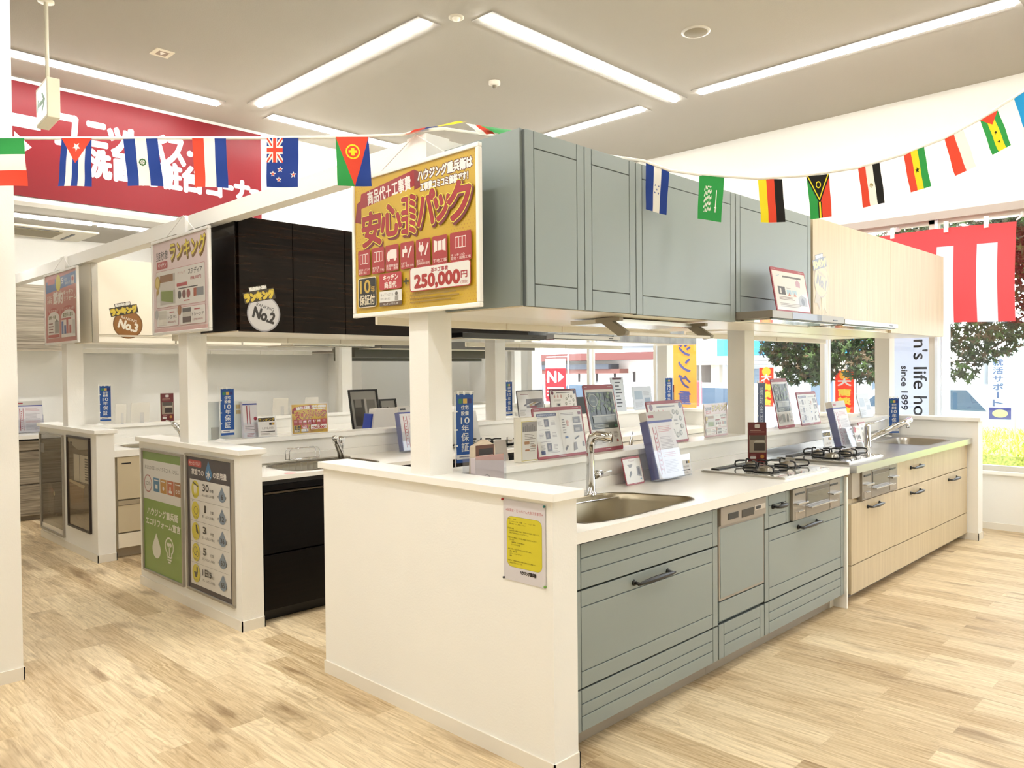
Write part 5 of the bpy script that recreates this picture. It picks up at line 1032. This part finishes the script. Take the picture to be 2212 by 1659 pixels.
def nz(u, v):
    for cx, cy, r in ((.42, .64, .05), (.2, .74, .05), (.84, .75, .055), (.38, .85, .045)):
        if star(u, v, cx, cy, r*.8): return Rr
        if star(u, v, cx, cy, r*1.35): return Ww
    if u < .5 and v < .5:
        x, y = u/.5-.5, v/.5-.5
        if abs(x) < .09 or abs(y) < .09*.9: return Rr
        if abs(x) < .16 or abs(y) < .15: return Ww
        d1, d2 = abs(x-y), abs(x+y)
        if min(d1, d2) < .06: return Rr
        if min(d1, d2) < .16: return Ww
    return '#1f3c8c'
def eri(u, v):
    if abs(u-.5) < .5*(1-v):
        q = math.hypot((u-.5)*.7, v-.3)
        if .12 < q < .15 or (q < .08 and abs(u-.5) < .05) or (q < .09 and abs(v-.3) < .02): return Yy
        return Rr
    return Gg if u < .5 else Bb
def hond(u, v):
    if 1/3 < u < 2/3:
        for cx, cy in ((.5, .5), (.42, .42), (.58, .42), (.42, .58), (.58, .58)):
            if star(u, v, cx, cy, .028): return Bb
        return Ww
    return Bb
def saudi(u, v):
    if .22 < u < .52 and .22 < v < .82 and math.sin(u*70)*math.sin(v*48+3*math.sin(u*30)) > .15: return Ww
    if .70 < u < .74 and .3 < v < .8: return Ww
    if .66 < u < .76 and .68 < v < .71: return Ww
    return Gg
def vanu(u, v):
    d = abs(u-.5)-.5*(1-v/.62)
    if v < .62:
        q = math.hypot((u-.5)*.7, v-.22)
        if .055 < q < .08: return Yy
        if d < -.07: return Kk
        if d < -.02: return Yy
        if d < .05: return Kk
    else:
        if abs(u-.5) < .035: return Yy
        if abs(u-.5) < .09: return Kk
    return Gg if u < .5 else Rr
def egypt(u, v):
    if 1/3 < u < 2/3: return '#9a8a3a' if math.hypot((u-.5)*.7, v-.5) < .06 and (int(u*50)+int(v*40)) % 3 else Ww
    return Rr if u < .5 else Kk
def ghana(u, v): return Kk if star(u, v, .5, .5, .085) else (Rr, Yy, Gg)[min(int(u*3), 2)]
def poland(u, v): return Rr if u < .5 else Ww
def saot(u, v):
    if abs(u-.5) < .5*(1-v/.27) and v < .27: return Rr
    if star(u, v, .5, .5, .06) or star(u, v, .5, .76, .06): return Kk
    return Yy if .3 < u < .7 else Gg
def palau(u, v): return Yy if math.hypot((u-.72)*.7, v-.42) < .24 else '#1d96cf'
def italyh(u, v): return Gg if v < .34 else (Ww if v < .67 else Rr)
FLAGS = [
 (((-1.223, 2.049, 2.442), (-1.119, 1.943, 2.441), (-1.22, 2.041, 2.242), (-1.112, 1.931, 2.241)), italyh, 'flag with level green, white and red bands at the left edge'),
 (((-1.009, 1.831, 2.44), (-.921, 1.741, 2.439), (-1.025, 1.842, 2.24), (-.925, 1.74, 2.236)), cuba, 'flag with blue and white stripes and a white star on a red triangle'),
 (((-.829, 1.647, 2.434), (-.728, 1.544, 2.435), (-.819, 1.632, 2.237), (-.715, 1.525, 2.235)), salv, 'blue and white flag with a round green emblem'),
 (((-.627, 1.44, 2.434), (-.528, 1.339, 2.432), (-.623, 1.431, 2.23), (-.525, 1.331, 2.225)), stripes([Rr, Ww, Bb]), 'flag with upright red, white and blue bands'),
 (((-.418, 1.199, 2.427), (-.326, 1.104, 2.426), (-.422, 1.198, 2.223), (-.331, 1.104, 2.221)), nz, 'blue flag with crossed corner emblem and four red stars'),
 (((-.235, .968, 2.419), (-.14, .872, 2.418), (-.232, .96, 2.217), (-.134, .861, 2.215)), eri, 'green, red and blue flag with a yellow wreath beside the yellow poster'),
 (((.866, .198, 2.368), (.949, .13, 2.332), (.855, .195, 2.156), (.936, .138, 2.136)), hond, 'blue and white flag with five small stars before the grey cabinets'),
 (((1.06, .045, 2.317), (1.137, -.034, 2.304), (1.049, .051, 2.12), (1.124, -.026, 2.105)), saudi, 'green flag with white script and a sword'),
 (((1.271, -.127, 2.305), (1.348, -.206, 2.302), (1.277, -.139, 2.109), (1.353, -.217, 2.108)), stripes([Yy, Rr, Kk]), 'flag with upright yellow, red and black bands'),
 (((1.424, -.284, 2.314), (1.496, -.357, 2.323), (1.435, -.3, 2.121), (1.5, -.366, 2.131)), vanu, 'green and red flag with a black triangle and yellow Y shape'),
 (((1.598, -.446, 2.352), (1.667, -.516, 2.374), (1.613, -.466, 2.173), (1.68, -.533, 2.193)), egypt, 'red, white and black flag with a golden bird emblem'),
 (((1.755, -.59, 2.413), (1.82, -.656, 2.448), (1.771, -.611, 2.239), (1.84, -.681, 2.269)), ghana, 'red, yellow and green flag with one black star'),
 (((1.897, -.719, 2.486), (1.958, -.78, 2.523), (1.929, -.756, 2.317), (1.996, -.823, 2.36)), poland, 'half red half white flag near the right'),
 (((2.035, -.829, 2.575), (2.092, -.886, 2.621), (2.073, -.872, 2.417), (2.132, -.931, 2.461)), saot, 'green and yellow flag with a red triangle and two black stars'),
 (((2.145, -.939, 2.673), (2.199, -.993, 2.721), (2.178, -.976, 2.535), (2.235, -1.033, 2.568)), palau, 'sky-blue flag with a yellow disc at the right edge'),
]
def flag(cs, fn, label, NU=80, NV=116, cat='flag'):
    tl, tr, bl, br = [Vector(c) for c in cs]; n = (tr-tl).cross(bl-tl).normalized()
    ph = rnd.random()*6; vs = []; mb = MB()
    for j in range(NV+1):
        for i in range(NU+1):
            u, v = i/NU, j/NV; p = (tl*(1-u)+tr*u)*(1-v)+(bl*(1-u)+br*u)*v
            p = p+n*(.006*v*math.sin(4*u+ph+2*v)+.003*math.sin(9*v+ph)*v); vs.append(p)
    o = len(mb.v); mb.v = [tuple(p) for p in vs]
    for j in range(NV):
        for i in range(NU):
            a = j*(NU+1)+i; mb.f.append([a, a+NU+1, a+NU+2, a+1]); mb.mi.append(mb.mid(mat(fn((i+.5)/NU, (j+.5)/NV), .75, trans=.25))); mb.sm.append(True)
    c = (tl+tr)/2; o = mb.build('flag'); o.data.transform(Matrix.Translation(-c)); o.location = c
    tag(o, label, cat, 'national flags on the bunting cord'); return o
for cs, fn, lb in FLAGS: flag(cs, fn, lb)
flag(((-.03, .80, 2.432), (.16, .655, 2.500), (-.035, .70, 2.424), (.16, .60, 2.488)), stripes([Rr, Bb, Yy, Yy]), 'crumpled red, blue and yellow flag lying on top of the nearest post', 24, 12)
flag(((.17, .62, 2.485), (.235, .57, 2.475), (.17, .54, 2.43), (.245, .52, 2.43)), stripes([Ww, Rr]), 'white and red flag scrap on top of the grey cabinets behind the poster', 16, 12)
flag(((.20, .56, 2.468), (.40, .44, 2.452), (.20, .42, 2.385), (.16, .30, 2.375)), lambda u, v: Gg, 'green flag draped over the top corner of the grey cabinets', 20, 20)
flag(((.60, .42, 2.422), (.70, .37, 2.412), (.62, .35, 2.375), (.74, .30, 2.372)), stripes([Rr, Ww]), 'red and white flag lying along the top of the grey cabinets', 16, 12)

# ================================================================== WINDOW SIDE: curtain banner, banners, outdoors
BR, BW = mat('#d94a4e', .7, trans=.4), mat('#d9dce6', .7, trans=.4)
t = thing('festive_curtain', 'red and white striped festive curtain hung inside the window with suction hooks', 'curtain', (5.8, .4, 2.69))
mb = MB(); NY, NZ = 60, 36; y0, y1, z0, z1 = -.19, 1.42, 1.835, 2.69
for j in range(NZ+1):
    for i in range(NY+1):
        v = j/NZ; yy = y0+(y1-y0)*i/NY; mb.v.append((5.80+.012*math.sin(yy*9)*v+.006*math.sin(yy*23+v*3), yy+.02*math.sin(v*3)*.5, z1-(z1-z0)*v+.012*math.sin(yy*3)))
for j in range(NZ):
    for i in range(NY):
        yy = y0+(y1-y0)*(i+.5)/NY; v = (j+.5)/NZ
        w_ = v > .2 and (-.05 < yy < .115 or .29 < yy < .44 or .62 < yy < .78 or .95 < yy < 1.1)
        k = j*(NY+1)+i; mb.f.append([k, k+1, k+NY+2, k+NY+1]); mb.mi.append(mb.mid(BW if w_ else BR)); mb.sm.append(True)
mb.build('cloth', t)
f = MB(); [f.box(5.79, 5.812, y, y+.035, 2.66, 2.76, M_WHITE) for y in (.02, .34, .80)]; f.build('strap', t)
for y in (-.21, .82):
    MB().lathe((5.95, y, 2.77), [(.03, 0), (.028, -.01), (.01, -.03), (.008, -.05)], mat('#efe9e9', .3), 16, axis='X').build('suction_hook', t)
    MB().tube([(5.90, y, 2.77), (5.86, y, 2.73), (5.81, y+.02, 2.70)], .008, M_WHITE, 6).build('hook_arm', t)
# white bar of the curtain rail outside
def nobori(name, label, x, ya, yb, z0, z1, cloth, draw, z_ground=-.25, mirror=False, trans=.5, pole=None):
    """tall banner, its plane facing the windows; ya is the left (larger Y) edge as seen from inside"""
    t = thing(name, label, 'banner', (x, yb, z_ground), 0, 'tall advertising banners outside the windows')
    w, h = ya-yb, z1-z0; a = Art(w, h, .7, step=.001); a.rect(0, 0, 1, 1, mat(cloth, .7, trans=trans)); draw(a)
    MB().merge(a.mb, frame_m((x, ya, z0), (0, -1, 0), (0, 0, 1))).build('cloth', t)
    py = (yb-.03) if pole is None else pole
    MB().tube([(x+.02, py, z_ground), (x+.02, py, z1+.06)], .012, mat('#dfe3ea', .4), 8).build('pole', t); MB().tube([(x+.02, py, z1+.03), (x+.02, ya, z1+.03)], .008, mat('#dfe3ea', .4), 6).build('crossbar', t); return t
def vtext(a, s, x0, x1, ytop, step, c, bold=.003, mirror=False, hh=.8):
    for k, ch in enumerate(s):
        y = ytop-step*(k+1)
        if ch == 'ー': a.rect((x0+x1)/2-.04, y, (x0+x1)/2+.04, y+step*hh, c); continue
        a.text(ch, (x1 if mirror else x0), y, (x0 if mirror else x1), y+step*hh, c, bold=bold)
def d_orange(a): a.rect(.0, 0, 1, 1, mat('#fbc25a', .7, trans=.5)); vtext(a, 'ハウジング重兵衛', .25, .75, .95, .115, '#5560b0', .006, True)
nobori('street_banner', 'orange banner with mirrored violet lettering outside the window', 6.5, 3.70, 3.36, .55, 2.3, '#fbc25a', d_orange, pole=3.32)
def d_n(a): a.rect(0, .0, 1, .78, mat('#ec3440', .7, trans=.5)); a.text('N', .1, .45, .52, .70, '#ffffff', bold=.01); a.poly([(.62, .70), (.92, .575), (.62, .45)], '#ffffff'); a.bars(.08, .1, .95, .36, 3, '#f9c4c6', .5, .1)
nobori('street_banner', 'red banner with white N and arrow across the car park', 7.2, 6.50, 6.08, .95, 1.62, '#fbfbfb', d_n)
def d_hp(a):
    for k in range(1): a.rect(.0, 0, 1, 1, mat('#e4e9f4', .7, trans=.5))
    r = -PI/2
    a.text("sun's life home", .56-.78, .50-.06, .56+.78+.66, .50+.06, '#3d4a66', bold=.003, rot=r) if False else None
    def side(s, cx, cy, L, T, b):     # lettering turned to run downwards
        vs, fs, tw, th = textmesh(s); sx = L/tw; sy = T/th
        for dx, dy in ((0, 0), (b, 0), (-b, 0), (0, b), (0, -b)):
            a.mb.add([(cx*a.w+(y-th/2)*sy+dx, cy*a.h-(x-tw/2)*sx+dy, a.z) for x, y in vs], fs, a.m('#434f6a'))
        a.z += a.st
    side("sun's life home", .66, (1.305-.52)/1.93, 1.16, .125, .002); side('since 1899', .28, (1.24-.52)/1.93, .43, .06, .0015)
nobori('street_banner', "white banner reading sun's life since 1899 outside the window", 6.15, .93, .55, .52, 2.45, '#e4e9f4', d_hp, pole=.50)
nobori('street_banner', 'plain white banner hanging beside the window bar under the curtain', 6.2, .55, .43, .55, 1.9, '#e9edf6', lambda a: None, pole=.58)
def d_red(a): a.rect(0, 0, 1, 1, mat('#f2502a', .7, trans=.5)); a.circ(.5, .9, .07, mat('#ffb52a', .7)); a.text('大', .15, .66, .85, .82, '#fff2e0', bold=.006); vtext(a, '商談会', .18, .82, .62, .19, '#ffd83a', .008)
nobori('street_banner', 'red banner with yellow lettering between the window bars', 9.0, 2.66, 2.40, .78, 1.40, '#f2502a', d_red)
nobori('street_banner', 'red and yellow banner partly behind leaves, left of the slim window bar', 9.3, 3.95, 3.72, .85, 1.45, '#f2502a', d_red)
def d_job(a): a.rect(0, 0, 1, 1, mat('#dce9f8', .7, trans=.5)); vtext(a, '就活サポート', .2, .62, .97, .125, '#5a6fa8', .003); a.rect(.05, .02, .95, .20, '#3a3f9a'); a.ell(.5, .11, .32, .06, '#f0ee9a')
nobori('street_banner', 'pale blue job support banner at the far right beyond the grass', 11.5, 1.36, 1.04, .62, 1.60, '#dce9f8', d_job, z_ground=.2)
def d_green(a): a.rect(0, 0, 1, 1, mat('#b9e86a', .7, trans=.5)); a.circ(.5, .4, .12, '#f4fbe4'); a.circ(.5, .4, .08, '#8fd06a')
nobori('street_banner', 'light green banner behind the leaves right of the white banner', 11.0, 2.32, 1.96, .82, 1.5, '#b9e86a', d_green, z_ground=.15)

# ground outside
ASPH = noisecol('asphalt', '#8f9296', '#a8abb0', 40, (1, 1, 1), .9)
struct(boxes((6.06, 80, -40, 80, -.40, -.32, ASPH)).build('ground'))
t = boxes((6.06, 6.9, -12, 30, -.32, .38, mat('#cfd2d6', .8))).build('terrace_kerb'); struct(t)
GR = noisecol('grass_bank', '#7d9130', '#c9cf62', 30, (1, 1, 1), .9)
m_ = MB(); m_.ext([(10.2, -12, -.32), (10.2, -12, .22), (11.2, -12, .36), (13.3, -12, .40), (13.3, -12, -.32)], (0, 16.5, 0), GR)
for k in range(9000):
    x = 10.2+3*rnd.random()**1.5; y = -6+10.4*rnd.random(); z = .22+.14*min(1, (x-10.2)); hgt = .06+.12*rnd.random(); q = rnd.random()*PI
    dx, dy = .012*math.cos(q), .012*math.sin(q); m_.add([(x-dx, y-dy, z), (x+dx, y+dy, z), (x+.09*(rnd.random()-.5), y+.12*(rnd.random()-.5), z+hgt*.6)], [(0, 1, 2)], mat(('#9fb03c', '#c3cc55', '#8aa032')[k % 3], .8, trans=.3))
tag(m_.build('grass'), 'strip of long bright yellow-green grass outside the right window', 'grass', kind='stuff')
# maple trees
LV = [mat(c, .6, trans=.25) for c in ('#20300f', '#2c4216', '#3c561c', '#1a280e', '#4a3a20')]
def leaf(m_, p, s, mt):
    n = Vector((rnd.gauss(-.6, .6), rnd.gauss(0, .7), rnd.gauss(.2, .6))).normalized(); u = n.orthogonal().normalized(); q = rnd.random()*2*PI
    u = (u*math.cos(q)+n.cross(u)*math.sin(q)); w = n.cross(u); pts = []
    for k in range(10):
        a = 2*PI*k/10; r = s*(1 if k % 2 == 0 else .38); pts.append(p+u*r*math.cos(a)+w*r*math.sin(a))
    m_.add([p+n*s*.15]+pts, [(0, 1+k, 1+(k+1) % 10) for k in range(10)], mt)
def tree(label, base, blobs, nl, trunk=True, seed=1):
    global rnd
    sv = rnd; rnd = random.Random(seed)
    t = thing('maple_tree', label, 'tree', base, 0, 'maple trees outside the windows')
    if trunk:
        m_ = MB(); top = Vector((base[0], base[1], 3.2)); m_.tube([base, (base[0]+.03, base[1]-.02, 1.5), top], [.11, .085, .06], mat('#6a5a48', .9), 10); m_.build('trunk', t)
        for c, r in blobs:
            s0 = Vector((base[0], base[1], 2.4+.7*rnd.random())); c = Vector(c); MB().tube([s0, (s0+c)/2+Vector((0, 0, .15)), c], [.035, .02, .006], mat('#5a4a38', .9), 6).build('branch', t)
    m_ = MB(); tot = sum(r[0]*r[1]*r[2] for c, r in blobs)
    for c, r in blobs:
        for k in range(int(nl*r[0]*r[1]*r[2]/tot)+1):
            while True:
                q = Vector((rnd.uniform(-1, 1), rnd.uniform(-1, 1), rnd.uniform(-1, 1)))
                if q.length < 1: break
            p = Vector(c)+Vector((q.x*r[0], q.y*r[1], q.z*r[2])); leaf(m_, p, .042+.03*rnd.random(), rnd.choice(LV))
    m_.build('foliage', t); rnd = sv; return t
tree('maple tree with low leafy branches in the middle of the window view', (9.6, 2.18, -.32), [((8.7, 3.15, 1.75), (.6, .42, .30)), ((8.6, 2.75, 1.50), (.4, .28, .30)), ((8.6, 2.3, 1.75), (.5, .45, .28)), ((8.5, 2.05, 1.45), (.4, .28, .22)), ((8.9, 3.0, 2.6), (1.0, .75, .75)), ((8.6, 3.1, 1.35), (.3, .2, .14))], 7000, seed=3)
tree('maple tree whose crown fills the top of the right window', (9.8, -1.6, -.32), [((9.0, .85, 2.95), (.9, 1.3, .55)), ((8.8, -.2, 3.1), (.9, .9, .8)), ((8.7, .75, 1.80), (.5, .40, .34)), ((8.6, .95, 1.45), (.3, .2, .22)), ((8.8, -.1, 2.2), (.5, .55, .6)), ((8.8, .1, 1.85), (.4, .5, .22)), ((9.6, -.3, 1.6), (.3, .25, .15))], 9000, seed=5)
# tree trunk behind the far window with grey bark
t = thing('street_tree', 'grey-blue tree trunk seen through the farthest window pane', 'tree', (7.2, 6.75, -.32))
MB().tube([(7.2, 6.72, -.32), (7.22, 6.70, 1), (7.18, 6.74, 2.2), (7.25, 6.7, 3.4)], [.12, .10, .09, .08], noisecol('bark', '#7f8a92', '#aab4bb', 12, (3, 3, .6), .9), 12).build('trunk', t)
# buildings across the road
t = thing('low_shop', 'white low building with brown eaves and dark window bars across the road', 'building', (20, 15, -.32))
boxes((20, 26, 12.6, 22, -.3, 1.75, mat('#f6ece0', .8))).build('wall', t)
boxes((19.2, 26, 12.2, 22, 1.75, 2.0, mat('#7a4a44', .8))).build('eaves', t); boxes((19.4, 26, 14.6, 22, 1.45, 1.62, mat('#5b6068', .8)), (19.5, 20, 14.2, 22, 1.3, 1.45, mat('#8a5a50', .8))).build('awning', t)
for k in range(9):
    boxes((19.94, 19.99, 13.9+k*.8, 13.98+k*.8, .2, 1.35, mat('#3c3634', .7))).build('window_bar', t)
    boxes((19.96, 19.995, 13.98+k*.8, 14.70+k*.8, .25, 1.3, mat('#fdf7ee', .6))).build('window', t)
boxes((19.96, 19.99, 12.7, 13.6, .4, 1.2, mat('#f3d9bd', .7))).build('notice', t)
boxes((20, 40, 12, 26, 2.6, 3.6, mat('#f3f3f3', .8))).build('upper_wall', t)
t = thing('wide_shop', 'long white shop building with blue signs across the road', 'building', (20, 8, -.32))
boxes((20, 28, 4.5, 11.8, 1.65, 2.75, mat('#fbfbfb', .7))).build('fascia', t); boxes((20, 28, 4.5, 11.8, 1.55, 1.66, mat('#b9b0a4', .7))).build('soffit', t)
boxes((21.5, 28, 4.5, 11.8, -.3, 1.6, mat('#e9eff4', .7))).build('wall', t)
for y in (5.2, 7.0, 8.8, 10.9): boxes((20.3, 20.5, y, y+.3, -.3, 1.6, mat('#cfc4b0', .7))).build('pillar', t)
for y in (5.7, 6.3, 7.5, 8.1, 9.4, 10.0): boxes((21.46, 21.5, y, y+.35, .3, 1.4, mat('#93a9bd', .4))).build('window', t)
for y in (9.0, 6.3):
    b = MB(); b.box(19.9, 20, y, y+1.75, 1.82, 2.52, mat('#2f9fe6', .5)); a = Art(1.75, .7, .5); a.circ(.5, .5, .22, '#f4f8fb')
    for k in range(8): a.ell(.5+.135*math.cos(PI*k/4), .5+.33*math.sin(PI*k/4), .045, .11, '#f4f8fb', 8)
    b.merge(a.mb, frame_m((19.895, y+1.75, 1.82), (0, -1, 0), (0, 0, 1))); b.build('sign', t)
t = thing('glass_building', 'pale green and white building beyond the grass at the right', 'building', (24, 3, -.32))
boxes((24, 30, -8, 4.2, -.3, 4.5, mat('#f7fafa', .7))).build('wall', t)
for y, w in ((3.2, .5), (1.9, .25), (-.2, 1.4)): boxes((23.95, 24, y, y+w, .5, 4.2, mat('#cfeee6', .3))).build('glazing', t)
boxes((23.9, 24, -8, 4.2, -.3, .45, mat('#b9d0d8', .6))).build('plinth', t)
t = thing('post_box', 'red box on the pavement seen left of the middle post', 'post box', (10.5, 5.9, -.3))
boxes((10.4, 10.7, 5.78, 6.0, .75, 1.22, mat('#d8303c', .4))).build('body', t, bev=.03); boxes((10.5, 10.6, 5.85, 5.93, -.32, .75, mat('#9a9a9a', .5))).build('post', t)
def car(x, y, c, label):
    t = thing('parked_car', label, 'car', (x, y, -.32), 0, 'parked cars')
    P = [(-2.1, .25), (-2.1, .75), (-1.5, .85), (-1.0, 1.38), (.7, 1.40), (1.3, .95), (2.0, .82), (2.1, .3)]
    MB().ext([(x, y+a, -.32+b) for a, b in P], (1.6, 0, 0), mat(c, .25, coat=1)).build('body', t, bev=.06)
    MB().ext([(x-.005, y+a, -.32+b) for a, b in [(-1.25, .9), (-.9, 1.3), (.6, 1.32), (1.1, .95)]], (.01, 0, 0), mat('#3f5468', .1)).build('window', t)
    for q in (-1.3, 1.3): MB().lathe((x-.02, y+q, -.02), [(.3, 0), (.3, .2)], M_IRON, 20, axis='X').build('wheel', t)
car(14.5, 8.3, '#e9f0f6', 'pale parked car seen between the posts'); car(14.8, 3.4, '#dfe8f0', 'pale parked car behind the green board')
car(15.5, 12.5, '#c9d3dc', 'grey-blue parked car in front of the low building')
